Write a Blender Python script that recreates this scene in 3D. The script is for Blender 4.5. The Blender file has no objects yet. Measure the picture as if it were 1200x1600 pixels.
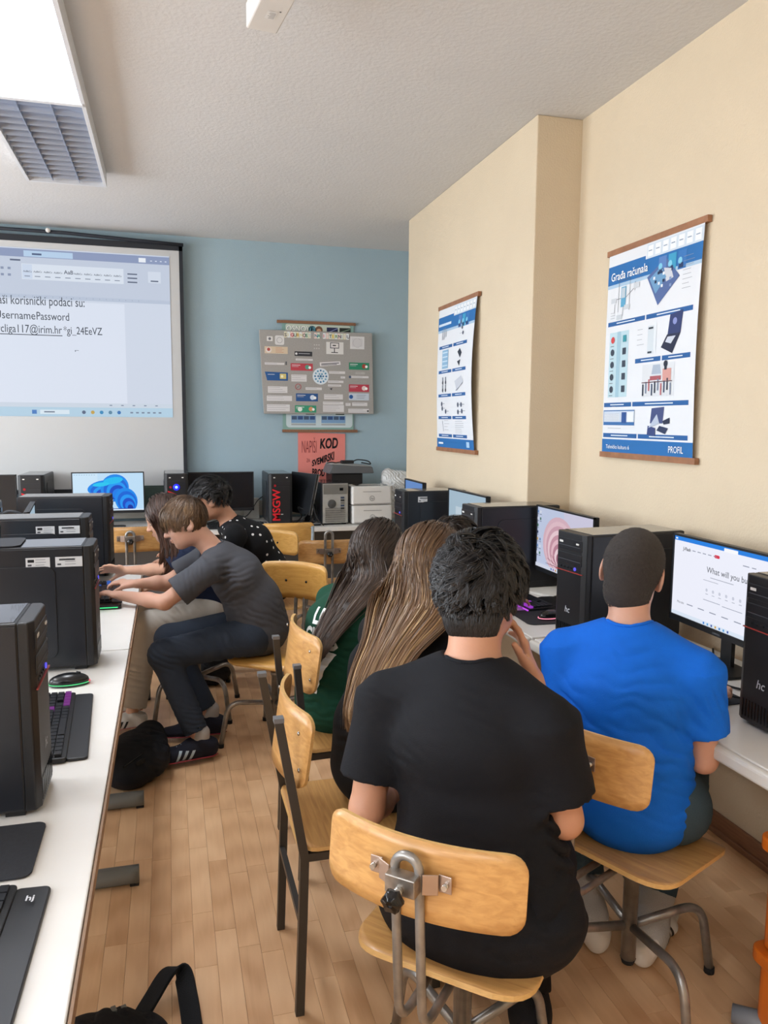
import bpy, bmesh, math, random
import numpy as np
from mathutils import Vector, Matrix, Euler
from mathutils.bvhtree import BVHTree
random.seed(7); rng = np.random.default_rng(11)
S = bpy.context.scene
COL = S.collection
PI = math.pi
# ------------------------------------------------------------------ camera
FPX, PITCH, YAW, ROLL, CAMZ = 1213.0, 0.1177, 0.27033, 0.00755, 1.6
_f = Vector((math.sin(YAW)*math.cos(PITCH), math.cos(YAW)*math.cos(PITCH), -math.sin(PITCH)))
_r = Vector((math.cos(YAW), -math.sin(YAW), 0)); _u = _r.cross(_f)
_rr = _r*math.cos(ROLL)+_u*math.sin(ROLL); _uu = -_r*math.sin(ROLL)+_u*math.cos(ROLL)
cam = bpy.data.cameras.new('camera'); cam.sensor_fit = 'HORIZONTAL'; cam.sensor_width = 36; cam.lens = 36*FPX/1200
cam.clip_start = .05
camo = bpy.data.objects.new('camera', cam); COL.objects.link(camo); S.camera = camo
camo.matrix_world = Matrix(((_rr.x,_uu.x,-_f.x,0),(_rr.y,_uu.y,-_f.y,0),(_rr.z,_uu.z,-_f.z,CAMZ),(0,0,0,1)))
# ------------------------------------------------------------------ light
w = bpy.data.worlds.new('world'); S.world = w; w.use_nodes = True
w.node_tree.nodes['Background'].inputs[0].default_value = (.80,.90,1,1)
w.node_tree.nodes['Background'].inputs[1].default_value = 1.0
def area(name, loc, rot, sx, sy, power, color, spread=PI):
    l = bpy.data.lights.new(name, 'AREA'); l.shape = 'RECTANGLE'; l.size = sx; l.size_y = sy
    l.energy = power; l.color = color; l.spread = spread
    o = bpy.data.objects.new(name, l); o.location = loc; o.rotation_euler = rot; COL.objects.link(o); return o
# daylight entering through the four windows of the left wall (just outside each opening)
WINY = [(-1.9,-0.5),(0.1,1.5),(2.2,3.6),(4.3,5.7)]
for i,(a,b) in enumerate(WINY):
    area('window_daylight', (-3.62,(a+b)/2,1.85), (0,-PI/2,0), 1.6, b-a, (80,80,80,130)[i], (.86,.93,1))
S.view_settings.view_transform = 'Standard'; S.view_settings.look = 'None'
S.view_settings.exposure = 0.0; S.view_settings.gamma = 1; S.view_settings.use_curve_mapping = False
# ------------------------------------------------------------------ materials
def hexc(h):
    h=h.lstrip('#'); c=[int(h[i:i+2],16)/255 for i in (0,2,4)]
    return tuple(x/12.92 if x<=.04045 else ((x+.055)/1.055)**2.4 for x in c)+(1,)
_M={}
def mat(name, color, rough=.5, metal=0, noise=0, nscale=20, bump=0, bscale=60, emit=0, coat=0, sheen=0, stretch=None, spec=.5, dark=None):
    if name in _M: return _M[name]
    m=bpy.data.materials.new(name); m.use_nodes=True; _M[name]=m
    n=m.node_tree.nodes; l=m.node_tree.links; b=n['Principled BSDF']
    c=hexc(color) if isinstance(color,str) else tuple(color)+(1,)
    b.inputs['Base Color'].default_value=c; b.inputs['Roughness'].default_value=rough; b.inputs['Metallic'].default_value=metal
    b.inputs['Specular IOR Level'].default_value=spec
    if coat: b.inputs['Coat Weight'].default_value=coat
    if sheen: b.inputs['Sheen Weight'].default_value=sheen; b.inputs['Sheen Roughness'].default_value=.5
    if emit: b.inputs['Emission Color'].default_value=c; b.inputs['Emission Strength'].default_value=emit
    if noise or bump:
        tc=n.new('ShaderNodeTexCoord'); mp=n.new('ShaderNodeMapping'); l.new(tc.outputs['Object'],mp.inputs[0])
        if stretch: mp.inputs['Scale'].default_value=stretch
    if noise:
        t=n.new('ShaderNodeTexNoise'); t.inputs['Scale'].default_value=nscale; t.inputs['Detail'].default_value=5
        l.new(mp.outputs[0],t.inputs['Vector'])
        r=n.new('ShaderNodeValToRGB'); r.color_ramp.elements[0].position=.3; r.color_ramp.elements[1].position=.7
        d=tuple(x*(1-noise) for x in c[:3])+(1,) if dark is None else hexc(dark)
        e=tuple(min(1,x*(1+noise*.6)) for x in c[:3])+(1,)
        r.color_ramp.elements[0].color=d; r.color_ramp.elements[1].color=e
        l.new(t.outputs['Fac'],r.inputs[0]); l.new(r.outputs[0],b.inputs['Base Color'])
    if bump:
        t=n.new('ShaderNodeTexNoise'); t.inputs['Scale'].default_value=bscale; t.inputs['Detail'].default_value=4
        l.new(mp.outputs[0],t.inputs['Vector'])
        k=n.new('ShaderNodeBump'); k.inputs['Strength'].default_value=bump; k.inputs['Distance'].default_value=.01
        l.new(t.outputs['Fac'],k.inputs['Height']); l.new(k.outputs[0],b.inputs['Normal'])
    return m
def emis(name,color,strength=1):
    if name in _M: return _M[name]
    m=bpy.data.materials.new(name); m.use_nodes=True; _M[name]=m
    n=m.node_tree.nodes; b=n['Principled BSDF']; c=hexc(color)
    b.inputs['Base Color'].default_value=(0.01,.01,.01,1); b.inputs['Roughness'].default_value=.35
    b.inputs['Specular IOR Level'].default_value=.25
    b.inputs['Emission Color'].default_value=c; b.inputs['Emission Strength'].default_value=strength
    return m
def paint(c): return mat('paint_'+c.strip('#'), c, .6, spec=.3)
def glow(c,s=1.0): return emis('glow_%s_%d'%(c.strip('#'),int(s*100)), c, s)
def wood_mat(name, base, dark, axis=(3,40,40), rough=.38, coat=.25):
    if name in _M: return _M[name]
    m=bpy.data.materials.new(name); m.use_nodes=True; _M[name]=m
    n=m.node_tree.nodes; l=m.node_tree.links; b=n['Principled BSDF']
    tc=n.new('ShaderNodeTexCoord'); mp=n.new('ShaderNodeMapping'); mp.inputs['Scale'].default_value=axis
    t=n.new('ShaderNodeTexNoise'); t.inputs['Scale'].default_value=2.2; t.inputs['Detail'].default_value=7; t.inputs['Distortion'].default_value=.6
    l.new(tc.outputs['Object'],mp.inputs[0]); l.new(mp.outputs[0],t.inputs['Vector'])
    t2=n.new('ShaderNodeTexNoise'); t2.inputs['Scale'].default_value=3.0; l.new(tc.outputs['Object'],t2.inputs['Vector'])
    ad=n.new('ShaderNodeMath'); ad.operation='MULTIPLY_ADD'; ad.inputs[1].default_value=.35; l.new(t2.outputs['Fac'],ad.inputs[0]); l.new(t.outputs['Fac'],ad.inputs[2])
    r=n.new('ShaderNodeValToRGB'); r.color_ramp.elements[0].position=.42; r.color_ramp.elements[1].position=.82
    r.color_ramp.elements[0].color=hexc(dark); r.color_ramp.elements[1].color=hexc(base)
    l.new(ad.outputs[0],r.inputs[0]); l.new(r.outputs[0],b.inputs['Base Color'])
    b.inputs['Roughness'].default_value=rough; b.inputs['Coat Weight'].default_value=coat; b.inputs['Coat Roughness'].default_value=.25
    return m
PLY=wood_mat('plywood','#d0a062','#b4834a'); PLYE=mat('plywood_edge','#d8b071',.5,noise=.15,nscale=60,stretch=(1,1,12))
PLY2=wood_mat('plywood_bright','#dcab5e','#c99548')
DESK=mat('desk_laminate','#dedcd8',.35,noise=.03,nscale=6,spec=.5)
EDGE=mat('desk_edge_brown','#8a6c52',.5,noise=.15,nscale=15)
EDGEW=mat('desk_edge_white','#d6d3cc',.4)
GREYM=mat('grey_painted_steel','#74797a',.45,metal=.2)
STEEL=mat('worn_steel_tube','#9c9a97',.34,metal=.65,noise=.3,nscale=25)
CHROME=mat('chrome','#c8c6c2',.18,metal=1,noise=.2,nscale=15)
DSTEEL=mat('dark_painted_steel','#3f3d3b',.4,metal=.3)
BLACK=mat('black_plastic','#17191d',.42,bump=.05,bscale=300)
BLACK2=mat('black_satin_steel','#15171c',.36,noise=.12,nscale=8)
TOPM=mat('case_top_sheen','#34363c',.24,noise=.1,nscale=8,coat=.6)  # case tops lighter than the sides: grazing reflection painted into the colour
GLOSS=mat('gloss_black','#0c0d10',.15)
RUBBER=mat('rubber','#111214',.8)
SILVER=mat('galvanised_back','#9b9c9a',.4,metal=.8,noise=.2,nscale=30)
WHITEP=mat('white_plastic','#dcdad6',.4)
# ------------------------------------------------------------------ mesh builder
def link(o): COL.objects.link(o); return o
def rotm(rx=0,ry=0,rz=0): return Euler((rx,ry,rz)).to_matrix()
class MB:
    def __init__(s): s.v=[]; s.f=[]; s.m=[]; s.s=[]
    def add(s,vs,fs,m=0,smooth=False,R=None,T=None):
        b=len(s.v)
        for p in vs:
            p=Vector(p)
            if R is not None: p=R@p
            if T is not None: p=p+Vector(T)
            s.v.append(tuple(p))
        for f in fs: s.f.append(tuple(i+b for i in f)); s.m.append(m); s.s.append(smooth)
        return s
    def box(s,c,d,m=0,R=None):
        x,y,z=d[0]/2,d[1]/2,d[2]/2
        vs=[(-x,-y,-z),(x,-y,-z),(x,y,-z),(-x,y,-z),(-x,-y,z),(x,-y,z),(x,y,z),(-x,y,z)]
        fs=[(0,3,2,1),(4,5,6,7),(0,1,5,4),(1,2,6,5),(2,3,7,6),(3,0,4,7)]
        return s.add(vs,fs,m,R=R,T=c)
    def prism(s,poly,z0,z1,m=0,R=None,T=None,smooth=False):
        n=len(poly); vs=[(p[0],p[1],z0) for p in poly]+[(p[0],p[1],z1) for p in poly]
        fs=[tuple(range(n))[::-1],tuple(range(n,2*n))]
        s.add(vs,fs,m,False,R,T)
        b=len(s.v)-2*n
        for i in range(n):
            j=(i+1)%n; s.f.append((b+i,b+j,b+n+j,b+n+i)); s.m.append(m); s.s.append(smooth)
        return s
    def tube(s,pts,r,n=10,m=0,cap=True,sq=False):
        P=[Vector(p) for p in pts]; k=len(P); rs=r if hasattr(r,'__len__') else [r]*k
        T=[]
        for i in range(k):
            a=P[max(0,i-1)]; b=P[min(k-1,i+1)]; t=(b-a); T.append(t.normalized() if t.length>1e-9 else Vector((0,0,1)))
        up=Vector((0,0,1)) if abs(T[0].z)<.9 else Vector((1,0,0))
        U=(up-T[0]*up.dot(T[0])).normalized(); vs=[]
        for i in range(k):
            U=(U-T[i]*U.dot(T[i])).normalized(); V=T[i].cross(U)
            for j in range(n):
                a=2*PI*(j+(.5 if sq else 0))/n; rr=rs[i]*(math.sqrt(2) if sq else 1)
                vs.append(P[i]+(U*math.cos(a)+V*math.sin(a))*rr)
        fs=[(i*n+j,i*n+(j+1)%n,(i+1)*n+(j+1)%n,(i+1)*n+j) for i in range(k-1) for j in range(n)]
        s.add(vs,fs,m,not sq)
        if cap:
            b=len(s.v)-len(vs)
            s.f.append(tuple(b+j for j in range(n))[::-1]); s.m.append(m); s.s.append(False)
            s.f.append(tuple(b+(k-1)*n+j for j in range(n))); s.m.append(m); s.s.append(False)
        return s
    def lathe(s,prof,c=(0,0,0),n=20,m=0,R=None):
        vs=[]; k=len(prof)
        for (r,z) in prof:
            for j in range(n):
                a=2*PI*j/n; vs.append((r*math.cos(a),r*math.sin(a),z))
        fs=[(i*n+j,i*n+(j+1)%n,(i+1)*n+(j+1)%n,(i+1)*n+j) for i in range(k-1) for j in range(n)]
        if prof[0][0]>1e-5: fs.append(tuple(range(n))[::-1])
        if prof[-1][0]>1e-5: fs.append(tuple(range((k-1)*n,k*n)))
        return s.add(vs,fs,m,True,R,c)
    def ell(s,c,r,m=0,R=None,n=14,k=8):
        prof=[(math.sin(PI*i/k),-math.cos(PI*i/k)) for i in range(k+1)]
        vs=[]
        for (a,z) in prof:
            for j in range(n):
                t=2*PI*j/n; vs.append((a*math.cos(t)*r[0],a*math.sin(t)*r[1],z*r[2]))
        fs=[(i*n+j,i*n+(j+1)%n,(i+1)*n+(j+1)%n,(i+1)*n+j) for i in range(k) for j in range(n)]
        return s.add(vs,fs,m,True,R,c)
    def shell(s,fn,w,h,rc,th,N=24,M=6,m=0,me=None):
        us=[-w/2+w*(1-math.cos(PI*i/N))/2 for i in range(N+1)]
        F=[];B=[]
        for u in us:
            e=max(0,abs(u)-(w/2-rc)); hv=h/2-(rc-math.sqrt(max(0,rc*rc-e*e)))
            for j in range(M+1):
                v=-hv+2*hv*j/M; p=Vector(fn(u,v)); e1=1e-3
                n=(Vector(fn(u+e1,v))-p).cross(Vector(fn(u,v+e1))-p).normalized()
                F.append(p+n*th/2); B.append(p-n*th/2)
        K=M+1; L=len(F); fs=[]
        for i in range(N):
            for j in range(M):
                a=i*K+j; fs.append((a,a+K,a+K+1,a+1)); fs.append((L+a,L+a+1,L+a+K+1,L+a+K))
        s.add(F+B,fs,m,True)
        b=len(s.v)-2*L; me=m if me is None else me
        per=[i*K for i in range(N+1)]+[N*K+j for j in range(1,K)]+[i*K+M for i in range(N-1,-1,-1)]+[j for j in range(M-1,0,-1)]
        for i in range(len(per)):
            a=per[i]; c=per[(i+1)%len(per)]; s.f.append((b+a,b+L+a,b+L+c,b+c)); s.m.append(me); s.s.append(False)
        return s
    def mesh(s,name,mats):
        me=bpy.data.meshes.new(name); me.from_pydata(s.v,[],s.f)
        me.polygons.foreach_set('material_index',s.m); me.polygons.foreach_set('use_smooth',s.s)
        for x in (mats if isinstance(mats,(list,tuple)) else [mats]): me.materials.append(x)
        me.validate(); me.update(); return me
    def build(s,name,mats,parent=None,bevel=0,label=None,seg=2):
        o=link(bpy.data.objects.new(name,s.mesh(name,mats)))
        if parent is not None: o.parent=parent
        if bevel:
            b=o.modifiers.new('bevel','BEVEL'); b.width=bevel; b.segments=seg; b.limit_method='ANGLE'; b.angle_limit=.6
        if label: o['label']=label
        return o
def thing(name,label,cat,loc=(0,0,0),rz=0,group=None):
    o=link(bpy.data.objects.new(name,None)); o.empty_display_size=.1; o.location=loc; o.rotation_euler=(0,0,rz)
    o['label']=label; o['category']=cat
    if group: o['group']=group
    return o
def tag(o,label,cat,group=None,kind=None):
    o['label']=label; o['category']=cat
    if group: o['group']=group
    if kind: o['kind']=kind
    return o
def struct(o,label=None):
    o['kind']='structure'
    if label: o['label']=label
    return o
def copy_tree(o,parent=None):
    c=o.copy(); COL.objects.link(c)
    if parent is not None: c.parent=parent
    for ch in list(o.children): copy_tree(ch,c)
    return c
def rrect(w,h,r,n=5,cx=0,cy=0):
    P=[]
    for (sx,sy,a0) in ((1,1,0),(-1,1,PI/2),(-1,-1,PI),(1,-1,1.5*PI)):
        for i in range(n+1):
            a=a0+PI/2*i/n; P.append((cx+sx*(w/2-r)+r*math.cos(a),cy+sy*(h/2-r)+r*math.sin(a)))
    return P
def fillet(P,r,n=6):
    P=[Vector(p) for p in P]; out=[P[0]]
    for i in range(1,len(P)-1):
        a=(P[i-1]-P[i]); b=(P[i+1]-P[i]); rr=min(r,a.length*.49,b.length*.49)
        p0=P[i]+a.normalized()*rr; p1=P[i]+b.normalized()*rr
        for k in range(n+1):
            t=k/n; out.append(p0*(1-t)**2+P[i]*2*t*(1-t)+p1*t*t)
    out.append(P[-1]); return out
def spline(P,n=8):
    P=[Vector(p) for p in P]; Q=[P[0]*2-P[1]]+P+[P[-1]*2-P[-2]]; out=[]
    for i in range(1,len(Q)-2):
        a,b,c,d=Q[i-1],Q[i],Q[i+1],Q[i+2]
        for k in range(n):
            t=k/n; out.append(.5*((2*b)+(c-a)*t+(2*a-5*b+4*c-d)*t*t+(3*b-a-3*c+d)*t**3))
    out.append(P[-1]); return out
# text -> triangles in a plane
_T={}
ACC={'č':'c','š':'s','ž':'z','Č':'C','Š':'S','Ž':'Z','đ':'d','ć':'c'}
def text_mesh(txt,size=1,align='LEFT',bold=0,sx=1,shear=0):
    if not any(ch in ACC for ch in txt): return text_mesh0(txt,size,align,bold,sx,shear)
    base=''.join(ACC.get(ch,ch) for ch in txt); v,f=text_mesh0(base,1,'LEFT',bold,1,shear); v=list(v); f=list(f); t=.05+bold
    for i,ch in enumerate(txt):
        if ch not in ACC: continue
        g,_=text_mesh0(base[i],1,'LEFT',bold,1,shear); gw=max(a for a,b in g); gm=min(a for a,b in g); gh=max(b for a,b in g)
        p,_=text_mesh0(base[:i+1],1,'LEFT',bold,1,shear); xe=max(a for a,b in p); xs=xe-(gw-gm); cx=(xs+xe)/2; n=len(v)
        if ch=='đ': v+=[(xe-.24,gh*.80),(xe+.10,gh*.80),(xe+.10,gh*.80+t*1.3),(xe-.24,gh*.80+t*1.3)]; f.append((n,n+1,n+2,n+3))
        else:
            y0=gh+.05; v+=[(cx-.13-t/2,y0+.14),(cx-.13+t,y0+.14),(cx+t*.6,y0),(cx-t*.6,y0),(cx+.13-t,y0+.14),(cx+.13+t/2,y0+.14)]
            f+=[(n,n+3,n+2,n+1),(n+3,n+2,n+5,n+4)]
    if align!='LEFT': m=max(a for a,b in v); v=[(a-(m if align=='RIGHT' else m/2),b) for a,b in v]
    return [(a*size*sx,b*size) for a,b in v],f
def text_mesh0(txt,size=1,align='LEFT',bold=0,sx=1,shear=0):
    key=(txt,align,bold,shear)
    if key not in _T:
        c=bpy.data.curves.new('txt','FONT'); c.body=txt; c.align_x=align; c.size=1; c.offset=bold; c.shear=shear; c.resolution_u=3
        o=bpy.data.objects.new('txt',c); COL.objects.link(o)
        bpy.context.view_layer.update()
        e=o.evaluated_get(bpy.context.evaluated_depsgraph_get()); me=e.to_mesh()
        _T[key]=([tuple(v.co) for v in me.vertices],[tuple(p.vertices) for p in me.polygons])
        e.to_mesh_clear(); bpy.data.objects.remove(o); bpy.data.curves.remove(c)
    v,f=_T[key]
    return [(x*size*sx,y*size) for x,y,z in v],f
class Print:
    """flat print in a plane (O,u,v); coordinates in metres, layers stacked a few tenths of a millimetre"""
    def __init__(s,O,u,v,step=.0004,base=.0006,deform=None,em=0):
        s.O=Vector(O); s.u=Vector(u).normalized(); s.v=Vector(v).normalized(); s.n=s.u.cross(s.v); s.mb=MB(); s.mats=[]; s.step=step; s.base=base; s.d=deform; s.em=em
    def mi(s,c):
        k=glow(c,s.em) if s.em else paint(c)
        if k not in s.mats: s.mats.append(k)
        return s.mats.index(k)
    def P(s,x,y,L):
        z=s.base+s.step*L+(s.d(x,y) if s.d else 0)
        return s.O+s.u*x+s.v*y+s.n*z
    def rect(s,x,y,w,h,c,L=1,rows=None):
        k=rows or (max(1,int(math.ceil(h/.035))) if s.d else 1); vs=[];fs=[]
        for i in range(k+1): vs+= [s.P(x,y+h*i/k,L),s.P(x+w,y+h*i/k,L)]
        for i in range(k): fs.append((2*i,2*i+1,2*i+3,2*i+2))
        s.mb.add(vs,fs,s.mi(c)); return s
    def poly(s,pts,c,L=1): s.mb.add([s.P(x,y,L) for x,y in pts],[tuple(range(len(pts)))],s.mi(c)); return s
    def disc(s,x,y,r,c,L=1,n=20,ry=None):
        ry=ry or r; return s.poly([(x+r*math.cos(2*PI*i/n),y+ry*math.sin(2*PI*i/n)) for i in range(n)],c,L)
    def ring(s,x,y,r,t,c,L=1,n=24):
        vs=[];fs=[]
        for i in range(n):
            a=2*PI*i/n; vs+=[s.P(x+r*math.cos(a),y+r*math.sin(a),L),s.P(x+(r-t)*math.cos(a),y+(r-t)*math.sin(a),L)]
        for i in range(n): j=(i+1)%n; fs.append((2*i,2*j,2*j+1,2*i+1))
        s.mb.add(vs,fs,s.mi(c)); return s
    def line(s,x0,y0,x1,y1,t,c,L=2):
        dx,dy=x1-x0,y1-y0; l=math.hypot(dx,dy); nx,ny=-dy/l*t/2,dx/l*t/2
        return s.poly([(x0+nx,y0+ny),(x0-nx,y0-ny),(x1-nx,y1-ny),(x1+nx,y1+ny)],c,L)
    def text(s,t,x,y,size,c,L=3,align='LEFT',bold=0,sx=1,ang=0,shear=0,warp=None):
        v,f=text_mesh(t,size,align,bold,sx,shear); ca,sa=math.cos(ang),math.sin(ang)
        vs=[]
        for a,b in v:
            if warp: a,b=warp(a,b)
            vs.append(s.P(x+a*ca-b*sa,y+a*sa+b*ca,L))
        s.mb.add(vs,f,s.mi(c)); return s
    def fit(s,t,x0,x1,y,size,c,L=3,bold=0):
        v,f=text_mesh(t,size,'LEFT',bold); a=min(q[0] for q in v); b=max(q[0] for q in v); k=(x1-x0)/(b-a)
        return s.text(t,x0-a*k,y,size,c,L,bold=bold,sx=k)
    def lines(s,x,y,w,n,dy,c='#8a8f98',t=.0016,L=2,rs=None):
        r=rs or random
        for i in range(n): s.rect(x,y-i*dy,w*r.uniform(.6,1),t,c,L,rows=1)
        return s
    def build(s,name,parent=None,label=None): return s.mb.build(name,s.mats,parent,label=label)
# ------------------------------------------------------------------ room shell
CZ=3.11; WX=2.05; BY=6.9; LX=-3.5; FY=-2.6
WALLC=mat('cream_wall_paint','#d6c5aa',.85,noise=.03,nscale=3,bump=.25,bscale=110)
PIERC=mat('cream_pier_paint','#d6c5aa',.85,noise=.03,nscale=3,bump=.25,bscale=110)
BLUEC=mat('blue_wall_paint','#9fb6c1',.85,noise=.03,nscale=2,bump=.15,bscale=120)
CEILC=mat('ceiling_paint','#d5d5d5',.9,noise=.02,nscale=3,bump=.25,bscale=60)
SKIRT=mat('skirting_wood','#8b6248',.5,noise=.2,nscale=12,stretch=(10,1,10))
struct(MB().box(((LX+WX)/2,(FY+BY)/2,CZ+.06),(WX-LX+1.2,BY-FY+.4,.12)).build('ceiling',CEILC),'rough painted light grey plaster ceiling')
struct(MB().box((WX+.06,(FY+5.86)/2-.05,CZ/2),(.12,5.86-FY+.1,CZ)).build('wall_right',WALLC),'cream painted plaster wall on the right')
struct(MB().box((WX+.36,(5.90+BY)/2,CZ/2),(.12,BY-5.90,CZ)).build('wall_alcove',WALLC),'cream wall of the narrow recess beyond the pier')
struct(MB().box(((1.8+WX)/2+.03,(3.70+5.85)/2,CZ/2),(WX-1.8+.06,2.15,CZ)).build('trim_1',PIERC,bevel=.006),'cream wall pier standing out from the right wall')
struct(MB().box(((LX+WX)/2+.2,BY+.06,CZ/2),(WX-LX+.7,.12,CZ)).build('wall_back',BLUEC),'pale blue painted end wall behind the screen')
struct(MB().box(((LX+WX)/2,FY-.06,CZ/2),(WX-LX+.3,.12,CZ)).build('wall_front',WALLC),'cream wall behind the camera')
mb=MB(); 
mb.box((LX-.06,(FY+BY)/2,.5),(.12,BY-FY,1.0)); mb.box((LX-.06,(FY+BY)/2,(2.7+CZ)/2),(.12,BY-FY,CZ-2.7))
ys=[FY]+[q for a in WINY for q in a]+[BY]
for i in range(0,len(ys),2): mb.box((LX-.06,(ys[i]+ys[i+1])/2,1.85),(.12,ys[i+1]-ys[i],1.7))
struct(mb.build('wall_left',WALLC),'cream wall with windows, outside the frame to the left')
for i,(a,b) in enumerate(WINY):
    mb=MB()
    for y in (a+.03,(a+b)/2,b-.03): mb.box((LX-.03,y,1.85),(.06,.06,1.7))
    for z in (1.03,2.67): mb.box((LX-.03,(a+b)/2,z),(.06,b-a,.06))
    struct(mb.build('window_%d'%(i+1),WHITEP),'white framed window in the left wall')
struct(MB().box((WX-.008,(FY+3.7)/2,.04),(.016,3.7-FY,.08)).box((WX-.014,(FY+3.7)/2,.012),(.028,3.7-FY,.024)).build('baseboard_right',SKIRT,bevel=.004),'narrow brown wooden skirting along the right wall')
struct(MB().box((1.792,4.78,.04),(.016,2.15,.08)).box((1.92,3.692,.04),(.25,.016,.08)).build('baseboard_pier',SKIRT,bevel=.004),'brown wooden skirting around the pier')
struct(MB().box((0,BY-.008,.04),(4,.016,.08)).build('baseboard_back',SKIRT,bevel=.004),'brown wooden skirting along the blue wall')
# floor of laminate strips
def floor_mat():
    m=bpy.data.materials.new('beech_laminate'); m.use_nodes=True; n=m.node_tree.nodes; l=m.node_tree.links; b=n['Principled BSDF']
    at=n.new('ShaderNodeAttribute'); at.attribute_name='tone'
    tc=n.new('ShaderNodeTexCoord'); sep=n.new('ShaderNodeVectorMath'); sep.operation='MULTIPLY_ADD'
    sep.inputs[1].default_value=(22,1.6,1); l.new(tc.outputs['Object'],sep.inputs[0])
    ml=n.new('ShaderNodeVectorMath'); ml.operation='SCALE'; ml.inputs['Scale'].default_value=37; l.new(at.outputs['Color'],ml.inputs[0]); l.new(ml.outputs[0],sep.inputs[2])
    t=n.new('ShaderNodeTexNoise'); t.inputs['Scale'].default_value=1.3; t.inputs['Detail'].default_value=6; t.inputs['Distortion'].default_value=1.3; l.new(sep.outputs[0],t.inputs['Vector'])
    wv=n.new('ShaderNodeTexWave'); wv.wave_type='RINGS'; wv.inputs['Scale'].default_value=.9; wv.inputs['Distortion'].default_value=3.5; wv.inputs['Detail'].default_value=3
    sc=n.new('ShaderNodeVectorMath'); sc.operation='MULTIPLY_ADD'; sc.inputs[1].default_value=(13,2.2,1); l.new(tc.outputs['Object'],sc.inputs[0]); l.new(ml.outputs[0],sc.inputs[2]); l.new(sc.outputs[0],wv.inputs['Vector'])
    r=n.new('ShaderNodeValToRGB'); e=r.color_ramp.elements
    e[0].position=0; e[0].color=hexc('#c89a70'); e[1].position=1; e[1].color=hexc('#eec79c')
    x=e.new(.5); x.color=hexc('#dfb58a')
    a1=n.new('ShaderNodeMath'); a1.operation='MULTIPLY_ADD'; a1.inputs[1].default_value=.50; l.new(at.outputs['Fac'],a1.inputs[0])
    a2=n.new('ShaderNodeMath'); a2.operation='MULTIPLY'; a2.inputs[1].default_value=.55; l.new(t.outputs['Fac'],a2.inputs[0]); l.new(a2.outputs[0],a1.inputs[2])
    a3=n.new('ShaderNodeMath'); a3.operation='MULTIPLY_ADD'; a3.inputs[1].default_value=.34; l.new(wv.outputs['Fac'],a3.inputs[0]); l.new(a1.outputs[0],a3.inputs[2])
    a4=n.new('ShaderNodeMath'); a4.operation='SUBTRACT'; a4.inputs[1].default_value=.17; l.new(a3.outputs[0],a4.inputs[0]); l.new(a4.outputs[0],r.inputs[0])
    l.new(r.outputs[0],b.inputs['Base Color']); b.inputs['Roughness'].default_value=.38; b.inputs['Coat Weight'].default_value=.15; b.inputs['Coat Roughness'].default_value=.3
    return m
FM=floor_mat()
fl=struct(MB().box(((LX+WX)/2,(FY+BY)/2,-.06),(WX-LX+1.2,BY-FY+.3,.1)).build('floor',mat('floor_joint','#a98160',.7)),'light beech strip laminate floor')
PW=.0655; planks=[]
nx=int((WX-LX)/PW)+1; prng=random.Random(5)
for i in range(nx):
    x0=LX+i*PW; y=FY-prng.uniform(0,.4)
    while y<BY:
        L=prng.choice((.26,.33,.40,.40,.47)); y1=min(y+L,BY)
        if y1>FY: planks.append((x0,min(x0+PW,WX),max(y,FY),y1,prng.random()))
        y+=L
def vis(p):
    c=Vector(((p[0]+p[1])/2,(p[2]+p[3])/2,-CAMZ)); dz=c.dot(_f)
    if dz<.3: return None
    px=600+FPX*c.dot(_rr)/dz; py=800-FPX*c.dot(_uu)/dz
    return dz if (110<px<1230 and py<1680) else None
pv=sorted([(vis(p),p) for p in planks if vis(p) is not None],key=lambda t:t[0])
near=[p for d,p in pv[:300]]; ns=set(near); rest=[p for p in planks if p not in ns]
def plank_verts(p,g=.0003,top=0.0):
    a,b,c,d=p[0]+g,p[1]-g,p[2]+g,p[3]-g; k=.0006
    return [(a,c,-.009),(b,c,-.009),(b,d,-.009),(a,d,-.009),(a,c,top-k),(b,c,top-k),(b,d,top-k),(a,d,top-k),(a+k,c+k,top),(b-k,c+k,top),(b-k,d-k,top),(a+k,d-k,top)]
PF=[(8,9,10,11),(4,5,9,8),(5,6,10,9),(6,7,11,10),(7,4,8,11),(0,1,5,4),(1,2,6,5),(2,3,7,6),(3,0,4,7)]
def plank_obj(name,lst):
    mb=MB(); tone=[]
    for p in lst: mb.add(plank_verts(p),PF); tone+=[p[4]]*12
    me=mb.mesh(name,FM); a=me.attributes.new('tone','FLOAT_COLOR','POINT')
    a.data.foreach_set('color',[x for t in tone for x in (t,t,t,1)])
    o=link(bpy.data.objects.new(name,me)); o.parent=fl; return o
for p in near: plank_obj('plank',[p])
plank_obj('distant_planks',rest)['kind']='stuff'
# ------------------------------------------------------------------ ceiling light
lt=thing('ceiling_light','long recessed-louvre fluorescent fitting, near half lit and far half dark','light',(-.56,4.0,CZ))
HX=.22
Lm=mat('lamp_housing','#d8dbe0',.45)
mb=MB()
for x in (-HX,HX): mb.box((x,-.02,-.045),(.018,2.62,.09))
for y in (-1.33,1.29): mb.box((0,y,-.045),(2*HX+.018,.018,.09))
mb.box((0,-.02,-.004),(2*HX,2.6,.008))
mb.build('housing',Lm,lt)
MB().box((0,-.02,-.07),(2*HX,.03,.05)).build('divider',Lm,lt)
LOUV=mat('louvre_aluminium','#9aa6bb',.35,metal=.5); LOUVL=mat('louvre_aluminium_lit','#c8d2e0',.4,metal=.2)  # louvres of the lit half: lamp light painted in as a paler tone
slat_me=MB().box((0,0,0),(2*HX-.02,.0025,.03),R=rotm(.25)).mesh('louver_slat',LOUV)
slat_ml=MB().box((0,0,0),(2*HX-.02,.0025,.03)).mesh('louver_slat',LOUVL)
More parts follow.
